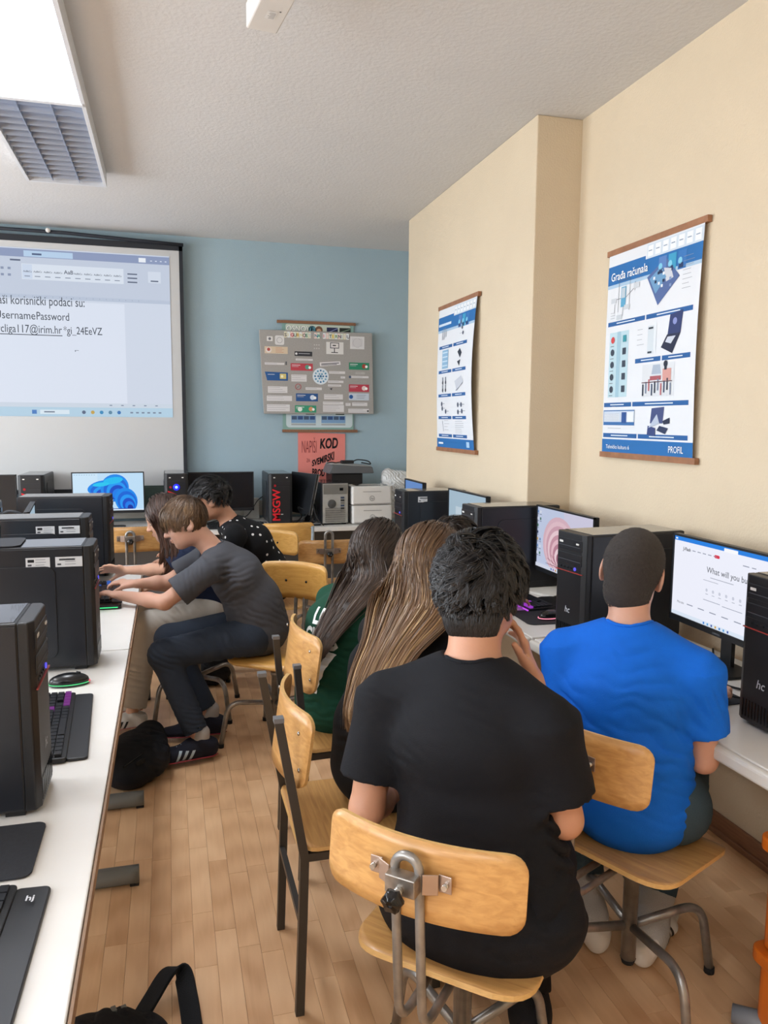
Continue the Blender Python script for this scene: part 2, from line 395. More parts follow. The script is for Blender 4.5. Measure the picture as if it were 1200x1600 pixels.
for i in range(14):
    y=.06+i*.088; o=link(bpy.data.objects.new('louver_slat',slat_me)); o.parent=lt; o.location=(0,y,-.07)
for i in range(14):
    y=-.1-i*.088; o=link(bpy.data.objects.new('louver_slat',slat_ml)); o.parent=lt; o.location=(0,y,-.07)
for x in (-.075,.075):
    MB().box((x,.635,-.07),(.003,1.25,.034)).build('louver_rail',LOUV,lt)
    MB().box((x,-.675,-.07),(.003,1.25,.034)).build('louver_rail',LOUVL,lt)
MB().box((0,.635,-.02),(2*HX-.02,1.25,.004)).build('reflector',mat('reflector','#8b97ad',.3,metal=.6),lt)
for x in (-.14,0,.14):
    MB().tube([(x,.07,-.04),(x,1.2,-.04)],.013,10).build('fluorescent_tube',mat('tube_off','#c9ced6',.3),lt)
    MB().tube([(x,-1.26,-.035),(x,-.08,-.035)],.013,10).build('fluorescent_tube',emis('tube_lit','#eef4ff',26),lt,label='lit fluorescent tube')
MB().box((0,-.675,-.016),(2*HX-.03,1.25,.004)).build('reflector',emis('reflector_glow','#f2f6ff',2.5),lt,label='reflector behind the lit tubes, their light put in as its own glow')  # emission stands in for tube light thrown back by the reflector
# unseen lit fittings added to light the room, outside the frame
for (x,y,lb) in ((-.56,-.4,'in line behind the camera'),(-2.3,3.6,'over the far left desks'),(-2.3,-.4,'at the back left of the room')):
    o=copy_tree(lt); o.location=(x,y,CZ); o['label']='added louvred fluorescent ceiling fitting, unseen outside the frame, '+lb; o['group']='added ceiling fittings outside the frame'
    l=area('fitting_lamp',(x,y-.675,CZ-.052),(0,0,0),.38,1.25,33,(1,.97,.93)); 
area('fitting_lamp',(-.56,3.325,CZ-.052),(0,0,0),.38,1.25,33,(.95,.97,1))
# ------------------------------------------------------------------ projector under the ceiling
pj=thing('projector','white projector hanging from the ceiling above the aisle','projector',(.36,2.83,CZ),.12)
MB().box((0,-.06,-.115),(.11,.30,.085)).build('housing',mat('projector_white','#dedcd8',.4),pj,bevel=.006)
MB().tube([(0,-.06,0),(0,-.06,-.08)],.018,12).build('mount',WHITEP,pj)
p=Print((-.045,.091,-.15),(1,0,0),(0,0,1)); p.u=Vector((-1,0,0)); p.n=Vector((0,1,0)); p.O=Vector((.045,.0905,-.15))
p=Print((.04,.07,-.1578),(-1,0,0),(0,1,0)); p.n=Vector((0,0,-1)); p.O=Vector((.042,-.10,-.1578))
p.rect(.022,.04,.034,.05,'#e6e6e4',1); p.lines(.025,.084,.028,6,.007,'#77797c',.0022,2); p.rect(.012,.03,.006,.006,'#34363a',2)
p.build('label',pj)
# ------------------------------------------------------------------ projection screen
sc=thing('projection_screen','pull-down projection screen with black border showing a document','screen',(-1.5,BY-.09,0))
X0,X1=-2.0,1.645   # local x extents (world -3.5.. .145)
SCRW=mat('screen_white','#c3c4c4',.8)
MB().box(((X0+X1)/2,0,2.0),(X1-X0-.04,.004,1.98)).build('screen_cloth',SCRW,sc)
BL=mat('screen_border','#20242b',.7)
mb=MB(); mb.box((X1-.012,-.003,2.0),(.03,.004,2.04)).box(((X0+X1)/2,-.003,2.995),(X1-X0,.004,.05)).box(((X0+X1)/2,-.003,1.0),(X1-X0,.004,.035)); mb.build('border',BL,sc)
MB().tube([(X0,-.02,3.06),(.75,-.02,3.05),(1.3,-.02,3.028),(X1+.01,-.02,3.015)],.014,10).build('top_bar',mat('navy_bar','#1d232e',.6),sc)
MB().lathe([(0,0),(.018,.002),(.018,.012),(0,.014)],(.63,-.045,3.055),14,R=rotm(PI/2)).build('hook',WHITEP,sc)
p=Print((-1.9,-.006,0),(1,0,0),(0,0,1),em=.92)
XR=1.54+1.9  # right edge of picture, local
BGC='#d3dcec'; p.rect(0,1.61,XR,1.31,BGC,0)
sk=lambda x: (x-XR)*0.0
p.rect(0,2.85,XR,.062,'#8f9dbf',1); p.rect(0,2.56,XR,.29,'#c6d0e2',1); p.rect(0,2.535,XR,.03,'#bcc8dc',1)
p.rect(0,1.61,XR,.075,'#b6d4e8',1); p.rect(0,1.685,XR,.035,'#cfdae8',1)
p.rect(XR-2.9,1.72,2.9-.36,.80,'#dfe7f6',1)                      # page
p.rect(XR-1.1,2.855,.36,.045,'#b9d3ee',2); p.rect(XR-1.04,2.868,.07,.014,'#4f6184',3)
p.rect(XR-.24,2.86,.055,.035,'#eef3fb',2)
for i in range(4): p.rect(XR-.15+i*.038,2.872,.014,.006,'#e8eefb',2)
p.rect(XR-1.12,2.68,.76,.12,'#dde6f3',2); p.rect(XR-1.115,2.685,.072,.11,'#cfdcf0',3)
for i,t in enumerate(['AaBbCc','AaBbCc','AaBbCc','AaBbCc','AaB','AaBbCc','AaBbCc','AaBbCc','AaBbCc','AaBbCc']):
    p.text(t,XR-1.108+i*.0745,2.735,.019 if i!=4 else .042,'#4d5566',4,bold=.01); p.rect(XR-1.10+i*.0745,2.702,.04,.006,'#7b8699',4)
for i in range(7): p.rect(XR-2.1+i*.15,2.818,.075,.012,'#55607a',4)
for i in range(3): p.rect(XR-.33,2.757-i*.032,.075,.010,'#5b667d',4)
p.rect(XR-.17,2.70,.10,.09,'#d6dfee',2); p.rect(XR-.15,2.71,.06,.010,'#5b667d',4)
for r_ in range(2):
    for i in range(9): p.rect(XR-1.62+i*.05,2.70+r_*.05,.022,.018,'#8b98b4',3)
for i in range(34): p.rect(XR-1.9+i*.05,2.548,.003,.008,'#8b98b4',3)
T='#2f3947'
def skew(x0): return None
p.fit('Vaši korisnički podaci su:',2.10,2.775,2.485,.100,T,4)
p.fit('Username',2.115,2.405,2.372,.088,T,4); p.fit('Password',2.415,2.655,2.372,.088,T,4)
p.fit('vcliga117@irim.hr',2.12,2.598,2.268,.088,T,4); p.line(2.11,2.252,2.600,2.252,.006,T,4)
p.fit('*gi_24EeVZ',2.61,2.902,2.268,.084,T,4)
p.rect(2.69,2.13,.006,.012,T,4); p.rect(2.698,2.138,.02,.003,T,4)
p.rect(XR-1.09,1.63,.035,.032,'#4b7fc4',3); p.rect(XR-1.03,1.63,.22,.034,'#dcebf6',3); p.rect(XR-1.0,1.642,.08,.010,'#6b7a8f',4)
for i,c in enumerate(['#5c6a86','#c6a551','#3d8ec0','#5d8aa8','#3c77b8']): p.disc(XR-.70+i*.068,1.646,.015,c,3,10)
for i in range(6): p.rect(XR-.34+i*.045,1.64,.022,.012,'#7c8ba3',3)
for i in range(5): p.rect(XR-.5+i*.09,1.70,.02,.008,'#7c8ba3',3)
p.build('projected_picture',sc)
# ------------------------------------------------------------------ display board and posters on the blue wall
up=thing('wall_chart','green-bordered hanging wall chart behind the grey display board','poster',(1.28,BY-.012,0))
MB().box((.015,0,1.97),(.64,.004,.94)).build('sheet',mat('chart_green','#86aaa3',.7),up)
MB().box((0,-.006,2.445),(.70,.02,.024)).build('rail',SKIRT,up); MB().box((.03,-.006,1.50),(.68,.02,.024)).build('rail',SKIRT,up)
p=Print((-.31,-.003,1.5),(1,0,0),(0,0,1)); p.poly([(x+.335,y+.18) for x,y in rrect(.6,.30,.03)],'#c9d8dc',1); p.poly([(x+.325,y+.80) for x,y in rrect(.58,.26,.02)],'#c7d2c4',1)
for k in (0,1):
    x=.08+k*.27; p.rect(x,.07,.22,.065,'#7fa3c8',2)
    for i in range(4): p.rect(x+.005+i*.054,.10,.045,.03,'#3a5686' if i%2 else '#4b5e78',3)
    p.rect(x,.05,.22,.015,'#a8adb0',3); p.rect(x+.13,.145,.08,.05,'#3e4a3c',2); p.rect(x+.05,.165,.05,.018,'#44505c',3)
p.text('OSNOVE',.04,.87,.062,'#eef0ea',3,bold=.02); p.text('OSNOVE',.045,.868,.062,'#75858a',2,bold=.03)
p.disc(.27,.885,.034,'#5f97a8',3); p.disc(.33,.885,.033,'#7b5a45',3); p.disc(.33,.873,.022,'#d7a888',4); p.rect(.40,.855,.10,.055,'#2d3355',3); p.rect(.515,.855,.10,.055,'#2a3430',3)
p.line(.4,.86,.5,.905,.006,'#8a94c0',4); p.line(.52,.87,.61,.9,.006,'#8ea58e',4); p.build('print',up)
bd=thing('display_board','grey felt display board covered with coloured paper cut-outs','board',(1.28,BY-.055,0),0)
bm=MB(); bm.prism([(-.51,2.365),(.49,2.37),(.51,1.655),(-.475,1.648)],-.012,.012,R=rotm(PI/2)); bm.build('panel',mat('grey_felt','#a5a29e',.9,noise=.06,nscale=90),bd,bevel=.003)
p=Print((-.5,-.0125,1.65),(1,0,0),(0,0,1))
x=.205
for i,(ch,c) in enumerate(zip('SIGURNOST NA INTERNETU',['#5fa6b5','#d8d0a0','#b0344e','#e4e4e4','#caa23c','#d9d3a3','#c9d6dc','#4b8f68','#b9c6d8','','#4c8aa0','#4fa092','','#c63c54','#d9d9d2','#d8cf7c','#e2c22f','#78a05c','#e2e2e2','#c8c8cc','#d0d0d2','#d0ccd0'])):
    if ch!=' ': p.rect(x,.655,.024,.05,['#e8e3c8','#e9eef0','#f0d9d0','#dfe9da'][i%4],1); p.text(ch,x+.003,.665,.040,c if i%3 else '#5a5f66',2,bold=.03)
    x+=.0262
def note(x,y,w,h,n=2,c='#dcdadb'): p.rect(x,y,w,h,c,1); p.lines(x+.006,y+h-.010,w-.012,n,(h-.006)/max(n,1),'#8d8b92',.0022,2)
def card(x,y,w,h,c,ic='#e7e0d6'):
    p.rect(x,y,w,h,c,1); p.rect(x+.01,y+h-.018,w*.38,.005,'#e8e8ea',2); p.rect(x+.01,y+h-.03,w*.3,.003,'#d0d0d4',2); p.disc(x+w*.75,y+h*.5,h*.32,ic,2); p.disc(x+w*.86,y+h*.45,h*.2,'#ffffff',3,10)
p.rect(.055,.62,.05,.04,'#e4e2e0',1); p.disc(.08,.64,.012,'#6f7076',2); p.poly([(x+.165,y+.63) for x,y in rrect(.08,.08,.015)],'#dfdede',1); p.ring(.165,.63,.025,.003,'#8b8b90',2)
p.rect(.035,.515,.20,.06,'#d9c6ac',1); p.disc(.07,.545,.025,'#eadfd8',2); p.disc(.07,.55,.014,'#b0534b',3); p.lines(.13,.562,.09,4,.012,'#c47f66',.003,2)
note(.035,.42,.17,.018,1); p.rect(.215,.42,.012,.03,'#5a5c62',2)
p.poly([(.035,.36),(.235,.355),(.235,.285),(.055,.285)],'#2d5c96',1); p.rect(.165,.30,.055,.045,'#d8c981',2); p.disc(.185,.322,.012,'#f2eecf',3,6); p.rect(.06,.335,.06,.004,'#dfe6f0',2)
note(.06,.18,.17,.055,3); note(.05,.11,.22,.045,2); note(.05,.02,.20,.06,3)
p.rect(.295,.50,.155,.04,'#3a3b40',1); p.disc(.31,.52,.010,'#e9e9e9',2); p.rect(.33,.52,.10,.004,'#cfcfd2',2)
note(.305,.462,.15,.016,1); card(.26,.375,.195,.062,'#bf4753','#5aa08a')
note(.265,.28,.135,.06,3); p.ring(.325,.235,.027,.005,'#b6545a',2); p.line(.31,.222,.34,.248,.003,'#6b6b70',2); note(.39,.21,.145,.022,1)
card(.305,.11,.195,.068,'#2e5a94','#d9e6f5'); card(.295,.012,.19,.062,'#3f9877','#d9a070'); p.disc(.34,.04,.02,'#e8f0ea',3)
p.disc(.525,.33,.072,'#dde7ef',1,32)
for r_,nn in ((.022,6),(.05,12)):
    for i in range(nn): a=2*PI*i/nn; p.disc(.525+r_*math.cos(a),.33+r_*math.sin(a),.0085,['#2f6d9c','#4f93b8','#77a9c4'][i%3],2,8)
p.disc(.525,.33,.011,'#33709f',2,10)
p.rect(.575,.525,.155,.105,'#e3e1df',1); p.rect(.61,.575,.08,.05,'#34363b',2); p.rect(.616,.581,.068,.038,'#e3e1df',3); p.rect(.645,.54,.007,.035,'#34363b',2); p.rect(.62,.536,.06,.007,'#34363b',2); p.rect(.632,.595,.03,.010,'#34363b',4)
for i in range(6): p.disc(.47+.02*(i%3),.60-.03*(i//3),.006,'#c9c7c5',2,8)
p.poly([(.515,.45),(.70,.465),(.705,.435),(.52,.415)],'#e1dfe0',1); p.line(.53,.436,.69,.45,.007,'#44464c',2); p.line(.53,.426,.67,.437,.005,'#5b5d63',2)
note(.60,.355,.145,.022,1); note(.705,.315,.04,.018,1); note(.59,.275,.14,.02,1); note(.59,.243,.12,.018,1); p.poly([(.605,.225),(.63,.23),(.622,.21)],'#3c3e44',2)
note(.555,.13,.17,.045,2); note(.545,.085,.185,.025,1); note(.545,.02,.19,.06,3)
p.rect(.79,.575,.13,.11,'#e0dfe0',1); p.ring(.855,.63,.04,.002,'#8b8b90',2); p.poly([(x+.855,y+.632) for x,y in rrect(.10,.075,.012)],'#d5d4d6',2)
card(.78,.395,.185,.062,'#338c6c','#a84a3c'); note(.84,.355,.085,.02,1,'#b9b6b3'); note(.79,.322,.17,.018,1); p.disc(.79,.33,.012,'#4a5c78',2,8)
card(.78,.20,.185,.065,'#bb4253','#e8d8d4'); p.rect(.78,.125,.185,.062,'#c9d3df',1); p.disc(.80,.155,.018,'#2f5fa0',2); p.lines(.85,.17,.1,3,.014,'#7f8794',.003,2)
note(.81,.075,.14,.03,1); note(.75,.075,.045,.025,1); note(.775,.015,.19,.035,2); p.disc(.955,.03,.009,'#3c3e44',2,8)
p.build('print',bd)
pk=thing('paper_poster','salmon pink paper poster with black slanting letters below the display board','poster',(1.325,BY-.008,0))
PW_=.43
mb=MB(); mb.prism([(-.215,1.49),(.215,1.475),(.215,1.06),(-.12,1.03),(-.215,1.10)],-.001,.001,R=rotm(PI/2)); mb.build('sheet',mat('salmon_paper','#e98a80',.75),pk)
p=Print((-.215,-.0025,1.06),(1,0,0),(0,0,1))
K='#15151a'
p.text('NAPIŠI',.03,.245,.16,'#8c3f42',2,sx=.30,bold=-.012); 
p.text('KOD',.195,.285,.120,K,2,sx=.62,bold=.03,shear=.1,warp=lambda a,b:(a,b*(1+a*.6)+a*.02))
p.text('SVEMIRSKI',.125,.125,.072,K,2,sx=.62,bold=.03,warp=lambda a,b:(a,b*(1+a*2.0)+a*.30))
p.text('ZA',.075,.16,.05,'#9b4a4a',2,sx=.5,bold=-.01); p.text('BROD',.125,.045,.085,K,2,sx=.5,bold=.03,warp=lambda a,b:(a,b-a*.1))
p.build('print',pk)
# ------------------------------------------------------------------ two wall charts on the right
def chart(label,x,y0,y1,z0,z1,right,A):
    """hangs on a wall facing -x; local print u runs towards -y (viewer's right)"""
    t=thing('wall_chart',label,'poster',(x,(y0+y1)/2,0)); W=y1-y0; H=z1-z0
    d=lambda a,b: .006+A*math.sin(PI*min(max(b/H,0),1))*(.35+.65*(a/W))
    pr=Print((-.012,W/2,z0),(0,-1,0),(0,0,1),deform=d,step=.0008)
    sh=Print((-.012,W/2,z0),(0,-1,0),(0,0,1),deform=d,step=.0008); sh.rect(.012,.005,W-.024,H-.01,'#dfe2e6',0,rows=40); sh.build('sheet',t)
    WR=mat('chart_rail_wood','#9a6b4c',.5,noise=.2,nscale=20)
    MB().box((-.012,0,z1),(.02,W+.01,.026)).build('rail',WR,t); MB().box((-.012,0,z0),(.02,W+.01,.026)).build('rail',WR,t)
    B='#2b6cab'; pr.rect(.012,.012,W-.024,.062,B,1)
    pr.rect(.012,H-.15,W-.024,.07,B,1); pr.rect(.012,H-.165,W-.024,.016,'#a8c3d8',1); pr.rect(.012,H-.082,W*.42,.018,B,1); pr.rect(W*.45,H-.079,W*.53,.06,'#cdd8e2',1)
    for i in range(7): pr.rect(W*.46+i*W*.075,H-.072,W*.055,.046,'#e9ecef',2); pr.rect(W*.468+i*W*.075,H-.05,W*.035,.004,'#7f93a8',3)
    for i,c in enumerate(('#5a7fb8','#3f9ac0','#3a74b4')): pr.rect(W*.58+i*W*.095,H-.165,W*.075,.075,c,2); pr.disc(W*.60+i*W*.095,H-.13,.014,'#7fc4de',3,10); pr.rect(W*.59+i*W*.095,H-.16,W*.04,.02,'#2b3d63',3)
    def band(xa,xb,y): pr.rect(xa,y,xb-xa,.02,'#2c5f9b',1,rows=1); pr.rect(xa+(xb-xa)*.25,y+.008,(xb-xa)*.5,.0045,'#dfe8f2',3,rows=1)
    if right:
        pr.text('Građa računala',.04,H-.132,.052,'#f2f5f8',4,bold=.01,sx=.92)
        pr.text('Tehnička kultura 6',.05,.03,.026,'#f2f5f8',4); pr.text('PROFIL',W-.17,.028,.04,'#f2f5f8',4,sx=.8)
        for a,b,y in ((.03,.33,.60),(.34,.66,.60),(.27,.46,.415),(.47,.66,.415),(.02,.25,.225),(.26,.66,.225),(.02,.30,.082),(.31,.66,.082)): band(a,b,y)
        # block diagram
        pr.rect(.13,.68,.04,.09,'#5fa2c4',2); pr.rect(.135,.72,.03,.045,'#b9c6cf',3)
        for a in ((.07,.72,.13,.72),(.17,.72,.25,.76),(.15,.68,.15,.64),(.08,.70,.08,.66),(.24,.78,.24,.74),(.11,.80,.20,.80),(.11,.80,.11,.66),(.20,.80,.20,.66)): pr.line(*a,.0022,'#4b505a',2)
        for a in ((.05,.705),(.23,.75),(.10,.625),(.16,.665)): pr.rect(a[0],a[1],.045,.022,'#c7ccd1',3)
        pr.lines(.25,.82,.05,3,.015); pr.lines(.05,.66,.04,3,.012)
        # motherboard
        pr.poly([(.33,.78),(.46,.84),(.56,.75),(.42,.65)],'#54699a',2); pr.poly([(.35,.77),(.43,.81),(.47,.76),(.40,.70)],'#6d9ac0',3); pr.poly([(.45,.80),(.50,.79),(.52,.75),(.47,.74)],'#c9ccd4',3)
        for i in range(9): pr.rect(.37+random.random()*.13,.71+random.random()*.07,.014,.012,random.choice(['#22304f','#dfe4ea','#8296bd']),4)
        pr.lines(.58,.82,.07,8,.018)
        # peripherals column
        pr.rect(.05,.27,.16,.30,'#b9d3dc',1); pr.rect(.115,.27,.03,.30,'#9fc0cf',2)
        for i in range(5):
            pr.disc(.08,.535-i*.057,.016,'#ca4a4c' if i==0 else '#3c4654',3,9); pr.rect(.165,.52-i*.057,.028,.03,'#3a8f9c' if i==0 else '#3c4654',3); pr.rect(.062,.505-i*.057,.03,.003,'#69737c',3)
        pr.rect(.36,.45,.045,.12,'#cdd6dc',2); pr.rect(.365,.555,.035,.008,'#333c46',3); pr.rect(.365,.452,.03,.008,'#333c46',3); pr.rect(.405,.46,.018,.12,'#dfe5ea',2); pr.lines(.28,.56,.06,4,.022)
        pr.poly([(.50,.50),(.515,.60),(.60,.61),(.59,.52)],'#333f6b',2); pr.poly([(.46,.47),(.50,.52),(.59,.52),(.54,.44)],'#2a3046',2); pr.poly([(.49,.49),(.505,.51),(.56,.51),(.53,.48)],'#c5ccd8',3); pr.disc(.55,.57,.014,'#8690c4',3)
        # exploded pc
        pr.rect(.33,.265,.23,.14,'#d5d9dd',1); pr.poly([(.40,.36),(.41,.40),(.46,.40),(.47,.36)],'#a9b6c6',2); pr.rect(.39,.335,.08,.018,'#a65b62',2); pr.rect(.48,.33,.06,.05,'#cf9a92',2)
        for i in range(10): pr.rect(.335+i*.022,.27+.01*(i%3),.010,.05,['#30394a','#7c869a','#b4686c','#44506a'][i%4],3)
        pr.disc(.50,.40,.014,'#2c3340',3); pr.rect(.492,.375,.017,.02,'#2c3340',3); pr.rect(.33,.325,.22,.004,'#5b4048',3)
        # keyboard
        pr.rect(.02,.14,.26,.07,'#3e6ea6',2); pr.rect(.025,.155,.255,.05,'#c6d2e0',3); pr.rect(.03,.16,.13,.035,'#e3e7ec',4); pr.rect(.178,.15,.04,.05,'#30538f',4); pr.rect(.225,.155,.05,.045,'#e3e7ec',4)
        for i in range(4): pr.rect(.03,.164+i*.009,.13,.0015,'#8798ac',5)
        for i in range(10): pr.rect(.04+i*.012,.16,.0012,.035,'#8798ac',5)
        pr.lines(.09,.225,.05,1,.01); pr.lines(.06,.125,.16,1,.01)
        pr.poly([(.40,.15),(.41,.215),(.50,.22),(.49,.15)],'#44507c',2); pr.poly([(.39,.13),(.45,.19),(.47,.15)],'#b3bfd0',3); pr.poly([(.38,.10),(.385,.14),(.44,.13),(.44,.095)],'#3a4878',3); pr.poly([(.45,.12),(.47,.14),(.53,.13),(.51,.105)],'#2e3a58',3); pr.poly([(.49,.16),(.54,.175),(.54,.15),(.50,.145)],'#2b3349',3)
    else:
        pr.rect(.03,H-.125,.24,.016,'#cfdeec',4)
        pr.rect(.05,.035,.09,.012,'#e6eef6',4); pr.rect(W-.13,.025,.05,.035,'#a8c8e4',3)
        for y in (.66,.50,.345,.20,.082): band(.05,.31,y); band(.33,.58,y)
        for i in range(9): pr.rect(.10+.02*(i%5),.72+.015*(i//3),.006,.045,'#8d92a0',2)
        for i in range(3): pr.disc(.46+i*.02,.80-i*.035,.012,'#596074',3,8); pr.rect(.44,.80-i*.035,.05,.002,'#9aa0a8',2)
        pr.rect(.12,.53,.12,.12,'#8eb5d2',2)
        for i in range(4): pr.rect(.13,.545+i*.028,.1,.008,'#c8dcea',3)
        pr.poly([(.42,.62),(.46,.64),(.50,.61),(.47,.58)],'#343c48',2); pr.poly([(.42,.56),(.48,.57),(.46,.53)],'#343c48',2)
        for a in ((.14,.44),(.20,.44),(.14,.39),(.20,.39)): pr.disc(*a,.014,'#4a4e58',2,8); pr.rect(a[0]-.01,a[1]+.01,.02,.025,'#8a8f9a',3)
        pr.poly([(.38,.44),(.50,.47),(.54,.43),(.42,.38)],'#c4c9d2',2); pr.poly([(.40,.38),(.42,.38),(.54,.43),(.53,.42)],'#7c8290',3)
        for a in ((.12,.30),(.13,.27),(.20,.25),(.44,.29),(.50,.29),(.44,.245),(.51,.25)): pr.disc(*a,.016,'#545c70',2,9); pr.rect(a[0]+.02,a[1],.04,.003,'#8a8f98',2)
        pr.line(.13,.19,.15,.12,.004,'#545c70',2); pr.lines(.17,.19,.1,4,.02); pr.lines(.38,.185,.16,7,.012)
    pr.build('print',t); return t
chart('wall chart titled in white on blue, hanging nearest on the right wall',WX-.002,2.67,3.375,1.445,2.385,True,.012)
chart('wall chart with five rows of pictures hanging on the pier',1.798,4.375,5.07,1.41,2.345,False,.03)
# ------------------------------------------------------------------ desks
def tfoot(parent,x0,x1,y,h=.70):
    MB().tube([(x0,y,.03),(x1,y,.03)],.03,12).build('foot',GREYM,parent)
    for x in (x0+.02,x1-.02): pass
    MB().tube([((x0+x1)/2,y,.05),((x0+x1)/2,y,h)],.025,4,sq=True).build('leg',GREYM,parent)
def desk(name_label,x0,x1,y0,y1,z,edge,feet,loc=None,th=.025):
    t=thing('desk',name_label,'desk',((x0+x1)/2,(y0+y1)/2,0)); cx,cy=(x0+x1)/2,(y0+y1)/2
    mb=MB(); mb.box((0,0,z-th/2),(x1-x0-.004,y1-y0-.004,th-.002)); mb.build('tabletop',DESK,t,bevel=.003)
    return t,cx,cy
zt=.74
for k,(y0,y1,fe,lb) in enumerate(((.55,2.985,(.95,2.66),'white desk with brown edge strip nearest on the left, carrying the nearest tower'),(2.99,4.75,(3.22,4.5),'second white desk on the left, where the boy in the charcoal shirt types'))):
    t,cx,cy=desk(lb,-.905,-.16,y0,y1,zt,EDGE,fe)
    MB().box((-.157-cx,0,zt-.0135),(.005,y1-y0-.004,.027)).build('edge_strip',EDGE,t)
    for y in fe:
        MB().tube([(-.80-cx,y-cy,.032),(-.17-cx,y-cy,.032),(-.135-cx,y-cy,.032)],.031,14).build('foot',GREYM,t)
        MB().box((-.15-cx,y-cy,.008),(.03,.045,.014)).build('glide',RUBBER,t)
        MB().box((-.50-cx,y-cy,.38),(.09,.035,.66)).build('leg',GREYM,t)
    MB().box((-.50-cx,0,.60),(.03,fe[1]-fe[0]-.04,.1)).build('crossbar',GREYM,t)
    MB().box((-.86-cx,0,.5),(.018,y1-y0-.1,.36)).build('modesty_panel',mat('grey_panel','#77797a',.7),t)
# second row of desks on the far left (back to back), seen only as the support of a small tower
t,cx,cy=desk('white desk standing back to back behind the left row',-1.66,-.915,3.0,4.75,zt,EDGE,())
for y in (3.3,4.4): MB().box((0,y-cy,.36),(.09,.035,.72)).build('leg',GREYM,t); MB().tube([(-.33,y-cy,.032),(.33,y-cy,.032)],.031,12).build('foot',GREYM,t)
MB().box((.368,0,zt-.0135),(.005,1.74,.027)).build('edge_strip',EDGE,t)
# right desks
def rdesk(lb,xa,xb,y0,y1,z=.75,th=.036,ang=0,feet=()):
    t=thing('desk',lb,'desk',((xa+xb)/2,(y0+y1)/2,0),ang); W=xb-xa; L=y1-y0
    MB().box((.012,0,z-th/2),(W-.024,L,th)).build('tabletop',DESK,t,bevel=.004)
    MB().box((-W/2+.012,0,z-th/2-.003),(.026,L,th+.004)).build('edge_strip',EDGEW,t,bevel=.010,seg=3)
    for y in feet:
        MB().box((.05,y,.38),(.035,.06,.66)).build('leg',GREYM,t)
        MB().tube([(-W/2+.03,y,.032),(W/2-.03,y,.032)],.031,12).build('foot',GREYM,t)
    return t
rdesk('white right-hand desk with rounded front edge, beside the boy in blue',1.375,1.985,.75,2.72,ang=.03,feet=(-.33,.80))
rdesk('white right-hand desk behind it carrying the monitor with the pink flower',1.335,2.00,2.735,3.66,ang=.02,feet=(0,))
rdesk('narrow white desk along the pier with its corner showing behind the girls',1.19,1.785,3.70,5.16,feet=(-.5,.5))
# back desk
t=thing('desk','long white desk under the projection screen along the blue wall','desk',(-.35,6.47,0))
MB().box((0,0,zt-.0175),(4.3,.74,.035)).build('tabletop',DESK,t,bevel=.004)
for x in (-2.1,-.75,.65,2.1): MB().box((x,.05,.35),(.04,.6,.70)).build('leg',GREYM,t)
MB().box((0,.30,.37),(4.25,.018,.66)).build('modesty_panel',mat('dark_panel','#6b6d70',.7),t)
MB().box((0,.345,.83),(4.3,.03,.13)).build('cable_channel',mat('channel','#c2c0b8',.6),t)
